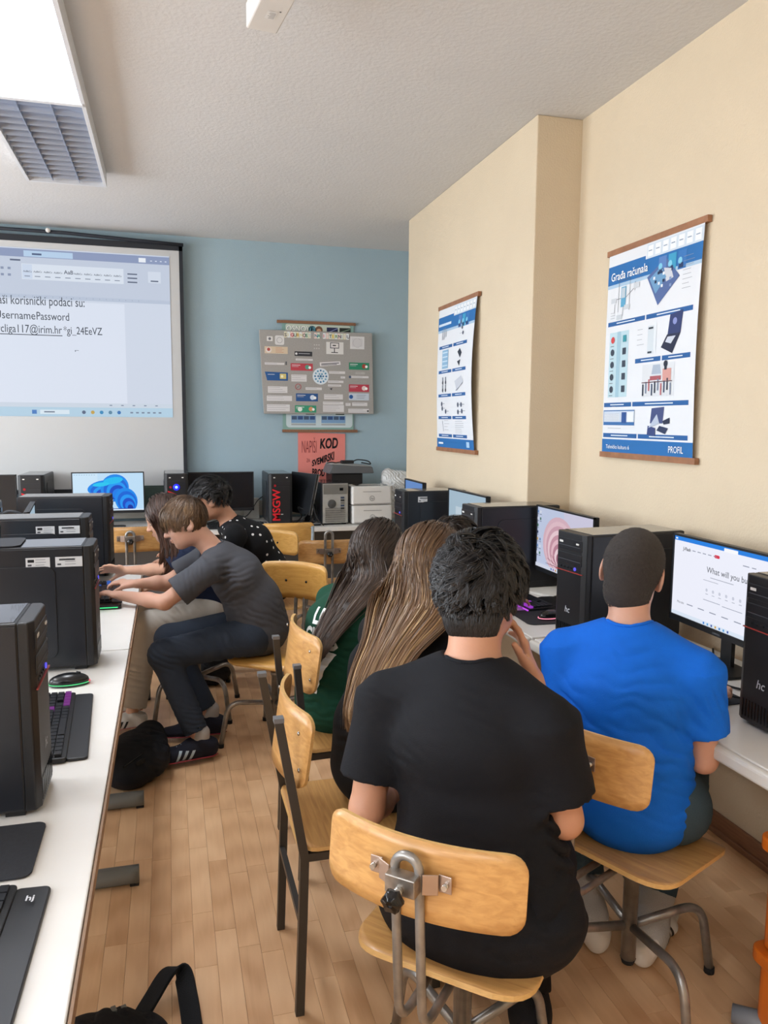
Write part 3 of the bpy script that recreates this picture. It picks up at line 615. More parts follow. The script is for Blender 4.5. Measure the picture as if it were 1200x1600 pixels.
# ------------------------------------------------------------------ computer towers (local: front face looks along -y)
def tower(label,loc,rz,style='slots',w=.19,d=.46,h=.43,group='desktop computer towers',sticker=0,led=None,z=None):
    t=thing('computer_tower',label,'computer',loc,rz,group)
    b=.012
    MB().box((0,.012,b+(h-b)/2),(w,d-.03,h-b)).build('case',BLACK2,t,bevel=.004)
    MB().box((0,.012,h+.0005),(w-.012,d-.045,.002)).build('top_plate',TOPM,t)
    for sx in (-1,1):
        X=sx*(w/2+.0015); mb=MB(); mb.box((X,.012,b+(h-b)/2),(.003,d-.036,h-b-.012))
        # raised field with rounded corners
        R=Matrix(((0,0,1),(1,0,0),(0,1,0)))
        mb.prism(rrect(d*.66,h*.74,.03),0 if sx>0 else -.006,.006 if sx>0 else 0,R=R,T=(X,.04,h*.48))
        mb.build('side_panel',mat('case_side','#1a1d24',.34,noise=.1,nscale=6),t,bevel=.003,seg=3)
    fr=MB(); P=[(-w/2,0),(w/2,0),(w/2,-.022),(w/2-.02,-.032),(-w/2+.02,-.032),(-w/2,-.022)]
    fr.prism([(x,y-d/2+.028) for x,y in P],b,h); fr.build('front_panel',BLACK,t,bevel=.003)
    F=-d/2-.0045
    for sx in (-1,1):
        for sy in (-1,1): MB().box((sx*(w/2-.025),sy*(d/2-.05),b/2),(.03,.04,b)).build('foot',RUBBER,t)
    if style=='slots':
        for i,zz in enumerate((h-.045,h-.10)):
            MB().box((0,F,zz),(w-.036,.004,.042)).build('drive_bay',mat('bay','#1b1d22',.35),t,bevel=.0015)
            MB().box((0,F-.0025,zz-.006),(w-.05,.001,.002)).build('tray_line',mat('bay_line','#4a4d54',.4),t)
        MB().box((w*.28,F-.003,h-.038),(.016,.003,.006)).build('eject_button',WHITEP,t)
        MB().box((-w*.28,F-.0025,h-.038),(.022,.001,.008)).build('disc_mark',WHITEP,t)
        MB().box((0,F-.001,h-.15),(w-.02,.004,.003)).build('red_line',mat('red_line','#a03a34',.4),t)
        for i in range(4): MB().box((-w*.30+i*.022,F-.001,h-.135),(.012,.003,.006)).build('port',mat('port','#2f3238',.3,metal=.5),t)
        MB().lathe([(0,0),(.007,0),(.007,.003),(0,.003)],(w*.2,F,h-.135),12,R=rotm(PI/2)).build('power_button',emis('power_led','#5a55d8',1.2),t)
        p=Print((-.02,F-.0005,h*.28),(1,0,0),(0,0,1)); p.text('hc',0,0,.035,'#b9bcc2',1,bold=.01,shear=.2); p.build('logo',t)
        for i in range(12): MB().box((-w*.36+i*w*.065,F+.0005,.05),(.004,.003,.05)).build('vent_slot',GLOSS,t)
    if style=='letters':
        for sx in (-1,1): MB().box((sx*w*.27,F-.001,h-.03),(.014,.004,.008)).build('button',WHITEP,t)
        for i in (0,1): MB().box((0,F,h-.075-i*.045),(w-.04,.003,.034)).build('drive_bay',mat('bay','#1b1d22',.35),t)
        MB().box((.01,F-.002,.09),(.018,.002,.006)).build('badge',WHITEP,t)
        p=Print((-w*.18,F-.002,.035),(0,0,1),(-1,0,0)); p.n=Vector((0,-1,0)); p.text('MSGW',.0,-.028,.088,'#d3202a',1,bold=.02,sx=.98); p.disc(.29,.012,.010,'#a01b24',1,10); p.build('lettering',t,label='red vertical lettering')
        if led: MB().lathe([(0,0),(.011,0),(.010,.006),(0,.008)],(.0,F-.004,h-.105),14,R=rotm(PI/2)).build('power_light',emis('blue_led','#3a4dff',14),t,label='bright blue power light'); MB().lathe([(.012,0),(.026,0),(.026,.003),(.012,.003)],(.0,F-.001,h-.105),16,R=rotm(PI/2)).build('light_ring',emis('blue_ring','#1a22e8',1.6),t)
    if style=='back' or style=='slots':
        Y=d/2
        MB().box((0,Y-.002,b+(h-b)/2),(w-.008,.004,h-b-.008)).build('back_plate',mat('back_silver','#b4b4b0',.5,metal=.35,noise=.1) if style=='back' else mat('back_dark','#2c2e33',.5,metal=.4),t)
    if style=='back':
        Y+=.001
        MB().box((0,Y,h-.05),(w-.02,.006,.08)).build('power_supply',mat('psu','#8b8c8a',.45,metal=.7),t)
        MB().box((-.05,Y+.004,h-.05),(.03,.006,.022)).build('power_socket',GLOSS,t)
        MB().lathe([(0,0),(.036,0),(.036,.004),(.03,.005),(.004,.005),(0,.006)],(.03,Y,h-.17),20,R=rotm(-PI/2)).build('fan_grille',mat('grille','#5c5e60',.4,metal=.6),t)
        for i in range(6): MB().box((-.06,Y+.003,h-.12-i*.022),(.03,.006,.014)).build('connector',[mat('conn_blue','#3a4a66',.5),mat('conn_dark','#2a2c2e',.5),SILVER][i%3],t)
        for i in range(7): MB().box((0,Y+.002,.03+i*.018),(w-.05,.004,.010)).build('slot_cover',SILVER,t)
    if sticker:
        # on the side facing the camera (+x local when rz=+90)
        one=sticker==2; sx=1 if one else sticker; X=sx*(w/2+.0085)
        for k,(yy,ww) in enumerate(((-d*.20,.06),) if one else ((-d*.34,.085),(-d*.13,.075))):
            p=Print((X if k>5 else X-.0*sx,yy,h-.068),(0,1,0) if sx>0 else (0,-1,0),(0,0,1)); p.O=Vector((sx*(w/2+.0032),yy-(ww/2)*(1 if sx>0 else -1),h-.068))
            p.rect(0,0,ww,.034,'#c3c6ca',1); p.rect(.006,.018,.02,.01,'#16181c',2) if k==1 else p.rect(.012,.022,.05,.006,'#3a3d42',2); p.rect(.006,.006,.012,.006,'#44474d',2); p.lines(.03,.026,ww-.036,3,.009,'#80838a',.002,2); p.build('sticker',t,label='white inventory sticker')
    return t
# right row (front faces look towards the aisle, -x)
tower('black tower nearest on the right desk, cut by the frame edge',(1.79,1.705,.75),-PI/2-.03)
tower('black tower on the right desk directly in front of the boy in blue',(1.70,2.655,.75),-PI/2+.10)
tower('black tower on the right desk behind the head of the boy in black',(1.67,3.615,.75),-PI/2+.03)
tower('farthest black tower of the right row, against the pier with a white sticker',(1.575,4.60,.74),-PI/2+.0,d=.41,sticker=2)
# left row (front faces look towards the aisle, +x)
tower('nearest black tower on the left desk, cut by the frame edge',(-.52,1.835,.74),PI/2)
t2=tower('black tower on the left desk carrying a mouse pad on its top',(-.49,2.865,.74),PI/2,sticker=-1)
tower('third black tower of the left row, white stickers and bare top',(-.58,3.67,.74),PI/2,sticker=-1)
tower('farthest black tower of the left row, beside the glowing monitor',(-.55,4.54,.74),PI/2-.05,h=.44)
tower('small tower end with silver connectors behind the left row, at the frame edge',(-1.09,4.38,.74),-PI/2,style='back',h=.43)
# back desk
tower('black tower at the far left of the back desk, red lettering half hidden',(-1.0,6.53,.74),-.02,style='letters',w=.18)
tower('black tower with a bright blue light on the back desk',(.05,6.53,.74),0,style='letters',w=.18,led=1)
tower('black tower with red vertical lettering to the right of the dark monitor',(.87,6.53,.74),.0,style='letters',w=.19,h=.42)
tower('black tower turned to show its silver back, beside the white printers',(1.30,6.42,.74),PI+.04,style='back',w=.22,d=.40,h=.345)
MB_=MB().box((0,0,.19),(.27,.28,.38)); 
ob=thing('upright_tower','plain dark tower standing behind the printers under the grey scanner','computer',(1.47,6.62,.74),0)
MB().box((0,0,.005+.2),(.27,.26,.40)).build('case',BLACK2,ob,bevel=.005); MB().box((0,-.132,.21),(.25,.006,.38)).build('front_panel',BLACK,ob,bevel=.002)
# ------------------------------------------------------------------ monitors (local: screen looks along -y, base at z 0)
def monitor(label,loc,rz,image=None,w=.545,h=.325,lift=.10,tilt=.0,group='flat monitors'):
    t=thing('monitor',label,'monitor',loc,rz,group)
    R=rotm(tilt); c=lift+h/2
    f=lambda x,y,z:R@Vector((x,y,z))+Vector((0,0,c))
    MB().box(f(0,.012,0),(w,.018,h),R=R).box(f(0,.028,-.02),(w*.5,.02,h*.5),R=R).build('housing',BLACK,t,bevel=.003)
    mb=MB(); g=.008
    for sx in (-1,1): mb.box(f(sx*(w/2-g/2),-.001,0),(g,.010,h),R=R)
    mb.box(f(0,-.001,h/2-g/2),(w,.010,g),R=R).box(f(0,-.001,-h/2+.011),(w,.010,.022),R=R); mb.build('bezel',GLOSS if False else BLACK,t)
    W=w-2*g; H=h-g-.022; o=f(-W/2,-.0005,-h/2+.022)
    p=Print(o,(1,0,0),R@Vector((0,0,1)),em=1.0)
    if image is None: MB().box(f(0,-.001,.007),(W,.003,H),R=R).build('screen',mat('screen_off','#14171d',.22),t)
    else: image(p,W,H); p.build('screen',t,label='lit screen')
    MB().box((0,.045,lift*.5+.03),(.055,.018,lift+.06)).build('stand',BLACK,t,bevel=.003)
    MB().prism(rrect(.24,.17,.05,6),0,.010).build('base',BLACK,t,bevel=.003)
    p=Print(f(-.02,-.0065,-h/2+.006),(1,0,0),R@Vector((0,0,1))); p.rect(0,0,.04,.006,'#55585e',0); p.build('maker_mark',t)
    return t
def petals(p,W,H):
    p.rect(0,0,W,H,'#bcdcf4',0); p.rect(0,0,W*.35,H,'#c9e3f6',0.5)
    def petal(cx,cy,a,b,ang,c,L):
        cl=lambda q:(min(max(q[0],0),W),min(max(q[1],0),H))
        p.poly([cl((cx+a*math.cos(t)*math.cos(ang)-b*math.sin(t)*math.sin(ang),cy+a*math.cos(t)*math.sin(ang)+b*math.sin(t)*math.cos(ang))) for t in [2*PI*i/28 for i in range(28)]],c,L)
    k=1
    for (cx,cy,a,b,an) in ((.40,.62,.20,.10,.22),(.59,.60,.21,.20,1.0),(.75,.27,.16,.19,.3)):
        for i,c in enumerate(['#0d86e8','#0a62d6','#1796f0','#0848c4','#0f7be6','#062f9e']):
            s=1-i*.15; petal(W*cx+i*.006,H*cy-i*.012,a*W*s,b*W*s,an,c,k); k+=1
    petal(W*.57,H*.80,.14*W,.05*W,.15,'#17b8ee',k); petal(W*.40,H*.70,.12*W,.03*W,.1,'#1fc3ee',k+1)
    p.rect(W*.50,H*.02,W*.34,.010,'#0a2f90',k+1)
    p.rect(0,0,W,H*.035,'#d5e6f6',k+2)
    for i in range(9): p.rect(W*(.02+.035*i),H*.95,.008,.003,'#6f93ad',k+3)
def flower(p,W,H):
    p.rect(0,0,W,H,'#b9c3dc',0); p.rect(W*.5,0,W*.5,H,'#c6c3d8',.5)
    k=1
    for i,c in enumerate(['#cfabb8','#d8b7c1','#c59aa9','#e0c3cb','#c08f9f','#dcb3be','#b27d8f','#e3c9d0','#a16a7e','#d9a9b5']):
        s=1-i*.095; p.disc(W*.42+i*.003,H*(.44-i*.026),W*.30*s,c,k,28,ry=H*.46*s); k+=1
    for i in range(14):
        a=PI*i/13; p.line(W*.44,H*.10,W*.44+W*.24*math.cos(a),H*.10+H*.2*math.sin(a),.0022,'#6e3346' if i%2 else '#e6cfd5',k)
    p.rect(0,0,W,H*.06,'#cdd2e2',k+1)
    for i in range(10): p.rect(W*.3+i*.022,H*.015,.012,.010,['#4473b8','#8b6fb0','#c28c4a','#3b94a8'][i%4],k+2)
    for j in range(7):
        for i in range(2 if j in (0,1,4,5,6) else 1): p.rect(W*(.015+.05*i),H*(.90-.115*j),.013,.013,['#5b7fb2','#d3d8e2','#3b6a52','#2d3a58','#b38b4c'][(i+j)%5],k+2); p.rect(W*(.012+.05*i),H*(.875-.115*j),.018,.003,'#59627c',k+2)
def webpage(p,W,H):
    p.rect(0,0,W,H,'#eceefa',0); p.rect(0,H-.016,W,.016,'#1f7fe0',1); p.rect(W*.52,H-.018,W*.13,.013,'#f6f7fb',2)
    p.rect(W*.012,H-.012,.012,.006,'#e8f1fb',2); p.text('J-Flash',W*.10,H-.048,.017,'#2e3136',2,bold=.02)
    for i in range(5): p.rect(W*(.20+.055*i),H-.044,.018,.003,'#8d93a5',2)
    p.poly([(x+W*.455,y+H-.042) for x,y in rrect(.028,.011,.005)],'#d8304a',2); p.rect(W*.70,H-.05,.03,.003,'#8d93a5',2); p.rect(W*.78,H-.05,.02,.003,'#8d93a5',2)
    p.text('What will you build?',W*.36,H-.105,.030,'#3b3e44',2,sx=.98)
    p.rect(W*.40,H-.122,.12,.0022,'#9ba0ae',2); p.rect(W*.33,H-.135,.08,.002,'#a9adba',2)
    for i in range(6): p.disc(W*(.37+.065*i),H-.168,.006,'#c6cad8',2,10); p.rect(W*(.36+.065*i),H-.183,.014,.002,'#9ba0ae',2)
    p.rect(W*.34,H-.205,.09,.002,'#8d93a5',2); p.rect(W*.53,H-.208,.10,.002,'#8d93a5',2)
    p.text('Microbit',W*.06,.047,.012,'#4a4d54',2)
    for i in range(5): p.rect(W*(.17+.12*i),.05,.034,.0035,'#8d93a5',2)
    p.rect(0,0,W,.014,'#d9e4f2',1)
    for i in range(7): p.rect(W*(.35+.04*i),.003,.008,.008,['#2f7fd0','#55a0d8','#3c5aa8','#d0a040'][i%4],2)
def plain(c,c2):
    def g(p,W,H): p.rect(0,0,W,H,c,0); p.rect(0,0,W,H*.05,c2,1); p.rect(W*.2,H*.3,W*.5,H*.4,c2,1)
    return g
monitor('monitor showing a white web page on the nearest right desk',(1.815,2.215,.75),-PI/2-.02,webpage,lift=.115)
monitor('monitor showing a pink flower picture on the right desk',(1.76,3.22,.75),-PI/2-.0,flower,lift=.115)
monitor('monitor behind the tower at the pier, greyish screen seen edge-on',(1.62,4.09,.75),-PI/2+.03,plain('#9fb6c6','#b9c9d4'),lift=.125)
monitor('farthest monitor of the right row, only a blue sliver showing above the tower',(1.58,5.15-.20,.74),-PI/2+.0,plain('#5f86c0','#86a5d0'),w=.40,lift=.135)
monitor('monitor seen edge-on between the two farthest left towers',(-.66,4.13,.74),PI/2+.10,plain('#9fb6c6','#b9c9d4'),w=.50,lift=.10)
monitor('monitor seen edge-on between the second and third left towers',(-.66,3.22,.74),PI/2+.08,plain('#9fb6c6','#b9c9d4'),w=.50,lift=.10)
monitor('lit monitor with blue petal picture on the back desk',(-.465,6.44,.74),0,petals,w=.54,h=.325,lift=.115)
monitor('switched-off monitor on the back desk right of the blue light',(.405,6.46,.74),0,None,w=.53,h=.32,lift=.11)
monitor('switched-off monitor at the far left end of the back desk',(-1.37,6.40,.74),0,None,w=.50,h=.33,lift=.10)
# monitor leaning on its stand, seen from the side
tm=thing('leaning_monitor','thin monitor turned edge-on and tilted beside the tower with red letters','monitor',(1.06,6.42,.74),PI*.5+.35)
R=rotm(.22); MB().box((0,0,.25),(.42,.022,.34),R=R).build('housing',BLACK,tm,bevel=.003); MB().box((.0,-.013,.25),(.42,.006,.34),R=R).build('rim',mat('silver_rim','#a9abad',.35,metal=.7),tm,bevel=.002)
MB().box((0,-.06,.10),(.05,.03,.20)).build('stand',BLACK,tm); MB().prism(rrect(.2,.16,.05),0,.010).build('base',BLACK,tm)
# ------------------------------------------------------------------ printers, scanner, bag
def printer(label,x,y,z,w=.345,h=.155,d=.26,open_=0):
    t=thing('printer',label,'printer',(x,y,z),.02,'white laser printers')
    MB().prism(rrect(w,d,.02),.004,h).build('body',WHITEP,t,bevel=.006)
    mb=MB(); mb.box((0,-d/2-.001,h*.72),(w*.45,.003,.004)).box((0,-d/2-.001,.012),(w*.9,.003,.005)); mb.build('seam',mat('seam_grey','#8d8b88',.6),t)
    if open_: MB().box((-.01,.02,h+.001),(w*.62,.13,.004)).build('output_tray',GLOSS,t); MB().prism([(-.09,-.02),(.10,-.03),(.08,.05),(-.04,.06)],h+.004,h+.007,R=rotm(.03)).build('tray_flap',mat('flap','#b5b3af',.5),t); MB().box((w*.41,-.03,h+.002),(.03,.05,.004)).build('control_panel',mat('cp','#5a5c60',.5),t)
    p=Print((0,-d/2-.0012,h*.36),(1,0,0),(0,0,1)); p.ring(0,0,.022,.003,'#55575a',1); p.text('hp',-.014,-.008,.026,'#55575a',2,shear=.25,sx=1.0); p.build('logo',t); return t
printer('lower white laser printer directly on the back desk',1.62,6.34,.742)
printer('upper white laser printer stacked on the other, dark tray open',1.615,6.34,.899,open_=1)
t=thing('flatbed_scanner','grey flat scanner lying on the dark tower behind the printers','scanner',(1.49,6.56,1.147),.03)
P=[(-.20,0),(.20,0),(.185,.055),(-.17,.075)]
MB().prism(P,-.13,.13,R=rotm(PI/2)).build('body',mat('scanner_grey','#5d5f61',.5),t,bevel=.008)
MB().prism([(-.175,.076),(.18,.056),(.18,.064),(-.16,.088)],-.12,.12,R=rotm(PI/2)).build('lid',mat('scanner_lid','#9a9b99',.5),t,bevel=.004)
t=thing('power_adapter','black adapter with looped cable on top of the scanner','adapter',(1.47,6.50,1.225),.05)
MB().box((0,0,.018),(.11,.05,.028)).build('brick',BLACK,t,bevel=.005)
MB().tube(spline([(.05,0,.02),(.10,.02,.035),(.18,.0,.025),(.20,-.03,.0),(.12,-.02,.012)],8),.005,6).tube(spline([(-.05,0,.02),(-.10,.0,.012),(-.14,-.02,.018),(-.19,-.05,.012)],6),.004,6).build('cable',RUBBER,t)
# ------------------------------------------------------------------ small desk items
def keyboard(label,loc,rz,w=.44,d=.14,rest=0,glowc=None,cols=18,rows=6,group='keyboards',keyc=None):
    t=thing('keyboard',label,'keyboard',loc,rz,group)
    MB().prism(rrect(w,d,.01),0,.014,R=rotm(.03)).build('body',BLACK,t,bevel=.002)
    if rest: MB().prism([(x,y-d/2-rest/2+.004) for x,y in rrect(w-.01,rest,.012)],0,.009,R=rotm(.03)).build('wrist_rest',mat('rest','#202227',.45),t,bevel=.003)
    kx=(w-.02)/cols; ky=(d-.02)/rows
    me=MB().box((0,0,.003),(kx*.84,ky*.82,.009)).mesh('key',keyc or mat('keycap','#1d1f24',.35)); meg=None
    if glowc: meg=MB().box((0,0,.0035),(kx*.84,ky*.82,.009)).mesh('key',emis('keyglow_'+glowc,'#'+glowc,.8))
    for i in range(cols):
        for j in range(rows):
            if (i,j) in ((cols-4,rows-2),(cols-4,1),(3,rows-1)): continue
            if j==0 and 5<=i<=9: continue
            o=link(bpy.data.objects.new('key',meg if (meg and (i,j) in ((4,3),(4,4),(5,4),(14,0),(15,0),(16,0),(13,2),(cols-1,0),(cols-2,0))) else me)); o.parent=t
            x=-w/2+.01+kx*(i+.5); y=-d/2+.01+ky*(j+.5); o.location=(x,y,.014+y*.03); o.rotation_euler=(.03,0,0)
    MB().box((-w/2+.01+kx*7.5,-d/2+.01+ky*.5,.0165),(kx*4.8,ky*.8,.009)).build('space_bar',mat('keycap','#1d1f24',.35),t)
    return t
def mouse(label,loc,rz,glowc=None,pad=None):
    t=thing('mouse',label,'mouse',loc,rz,'computer mice')
    mb=MB(); N=12; K=8
    mb.ell((0,0,.012),(.032,.062,.026),n=18,k=10); mb.build('shell',mat('mouse_black','#101115',.25),t)
    MB().prism([(.033*math.cos(2*PI*i/20),.061*math.sin(2*PI*i/20)) for i in range(20)],0,.006).build('underside',mat('mouse_base','#1a1b20',.4) ,t)
    if glowc: 
        for a,b,c in ((-.9,1.2,glowc[0]),(1.2,3.0,glowc[1])):
            MB().tube([(.0345*math.cos(a+(b-a)*i/10),.063*math.sin(a+(b-a)*i/10),.007) for i in range(11)],.0018,6).build('light_strip',emis('glow'+c,'#'+c,1.6),t)
            a2,b2=a-PI,b-PI
        MB().tube([(.0345*math.cos(3.0+(5.4-3.0)*i/12),.063*math.sin(3.0+(5.4-3.0)*i/12),.007) for i in range(13)],.0018,6).build('light_strip',emis('glow'+glowc[0],'#'+glowc[0],1.6),t)
    MB().tube([(0,.035,.033),(0,.022,.037)],.005,8).build('wheel',RUBBER,t)
    return t
def pad(label,loc,rz,w,d,r=.02,parent=None):
    o=MB().prism(rrect(w,d,r),0,.003).build('mouse_pad',mat('pad_cloth','#24272e',.85,noise=.15,nscale=120,bump=.1,bscale=400)); o.location=loc; o.rotation_euler=(0,0,rz); tag(o,label,'mouse pad','mouse pads'); return o
keyboard('black keyboard with purple lit keys between the two nearest left towers',(-.352,2.25,.741),PI/2+.06,w=.50,d=.14,rest=.055,glowc='7a2a86',cols=19)
mouse('black mouse with green and red light strip beside the second left tower',(-.33,2.62,.741),-PI/2+.1,('3fae6a','e0405a'))
pad('dark mouse pad near the lower left corner below the nearest tower',(-.40,1.60,.741),0,.26,.21)
kb=keyboard('black keyboard cut by the lower left corner of the picture',(-.355,1.21,.741),PI/2-.02,w=.50,d=.13,rest=.062,cols=19)
p=Print((.19,-.075,.0125),(1,0,0),(0,1,0)); p.text('hj',.0,-.012,.022,'#c9ccd2',1,bold=.02,ang=-PI/2); p.build('logo',kb)
pad('dark mouse pad lying on top of the second left tower',(-.64,2.87,1.1735),.05,.30,.20,.03)
keyboard('black keyboard under the hands of the boy in grey, lit green at its end',(-.36,3.98,.741),PI/2+.05,w=.46,d=.15,rest=.05,glowc='2a5fc0')
tb=MB().prism(rrect(.15,.04,.015),0,.018).build('glow_mouse',mat('mouse_black','#101115',.25)); tb.location=(-.30,3.66,.741)
tag(tb,'black mouse lit green beneath the near hand of the boy in grey','mouse','computer mice'); MB().tube([(-.07,-.022,.008),(.06,-.022,.008)],.002,6).build('light_strip',emis('green_strip','#35d07a',1.8),tb)
o=MB().prism(rrect(.10,.16,.02),0,.012,R=rotm(0,-.5,0)).build('phone_case',BLACK); o.location=(-.36,4.36,.775); tag(o,'dark flat case propped beside the hands at the farthest left tower','case')
pad('black mouse pad under the mouse on the right desk by the pink flower monitor',(1.55,3.01,.751),-.05,.21,.24,.03)
keyboard('black keyboard with purple glowing edge on the right desk by the pink flower monitor',(1.60,3.32,.751),-PI/2+.04,w=.42,d=.14,glowc='a040c8')
MB().tube([(-.21,-.075,.007),(.21,-.075,.007)],.004,6).build('light_bar',emis('purple_bar','#b04ad0',1.3),bpy.data.objects[[o.name for o in bpy.data.objects if o.get('label','').startswith('black keyboard with purple glowing')][0]])
mouse('black mouse lit blue and pink on the right desk beside the tower',(1.575,2.97,.7545),-PI/2+.2,('e88aa0','50c8e8'))
o=MB().box((0,0,.006),(.21,.28,.012)).build('paper_stack',mat('paper','#e4e2dc',.7)); o.location=(1.80,3.50,.751); o.rotation_euler=(0,0,.5); tag(o,'white sheets of paper under the pink flower monitor','paper')
pad('dark mouse pad half hidden behind the sleeve of the boy in blue',(1.58,2.02,.751),.05,.22,.24,.03)
keyboard('white-grey keyboard in front of the petal monitor on the back desk',(-.32,6.24,.741),.0,w=.44,d=.13,keyc=mat('keycap_grey','#8f9092',.5))
keyboard('small black keyboard in front of the switched-off monitor on the back desk',(.48,6.22,.741),.0,w=.40,d=.12)
mouse('black mouse to the left of the tower with red letters',(.70,6.24,.741),.0)
def cable(label,pts,r=.004,m=RUBBER,name='cable'):
    P=spline(pts,8); c=P[0].copy(); o=MB().tube([p-c for p in P],r,6).build(name,m); o.location=c; return tag(o,label,'cable','loose cables')
cable('black cable looping left of the red lettered tower',[(.20,6.35,.75),(.45,6.5,.78),(.60,6.45,.80),(.72,6.60,.92),(.80,6.72,.95)])
cable('thin black cable sagging from the switched-off monitor',[(.42,6.55,.80),(.55,6.56,.755),(.66,6.5,.75),(.76,6.35,.76)])
cable('tangle of black cable between leaning monitor and dark tower',[(.98,6.30,.745),(1.05,6.36,.80),(1.02,6.34,.88),(1.12,6.28,.82),(1.10,6.24,.75),(1.18,6.20,.748),(1.06,6.18,.748)],.006)
cable('second black cable tangled below the leaning monitor',[(1.0,6.24,.747),(1.08,6.22,.84),(1.15,6.30,.90),(1.16,6.25,.79),(1.09,6.2,.75)],.005)
cable('black cable hanging from the tower turned backwards',[(1.17,6.30,1.0),(1.12,6.2,.92),(1.15,6.17,.80),(1.2,6.16,.747)],.006)
cable('black cable lying in front of the web page monitor',[(1.95,2.40,.757),(1.80,2.20,.757),(1.72,2.05,.757),(1.80,1.92,.757)],.004)
cable('second cable lying under the web page monitor',[(1.95,2.33,.756),(1.72,2.17,.756),(1.66,1.98,.756),(1.74,1.9,.756)],.003)
cable('cable from the connectors of the small far-left tower',[(-.85,4.34,1.10),(-.80,4.34,1.12),(-.745,4.36,1.10),(-.72,4.42,1.04),(-.74,4.5,.9)],.007,mat('cable_grey','#3b3e44',.5))
# white power boxes on the wall behind the back desk
for i,(x,wd) in enumerate(((.68,.13),(-.02,.10))):
    o=MB().box((0,0,.09),(wd,.04,.18)).build('cable_box',mat('trunk_white','#b9b8b2',.5),bevel=.005); o.location=(x,6.76,.742); tag(o,['white plastic cable box behind the red lettered tower','white plastic cable box behind the blue-light tower'][i],'box')
o=MB().box((0,0,.12),(.20,.01,.20)).build('framed_print',mat('dark_green_print','#33443d',.5,noise=.4,nscale=14)); o.location=(-.12,6.79,.82); tag(o,'small dark green print behind the lit monitor on the back desk','picture')
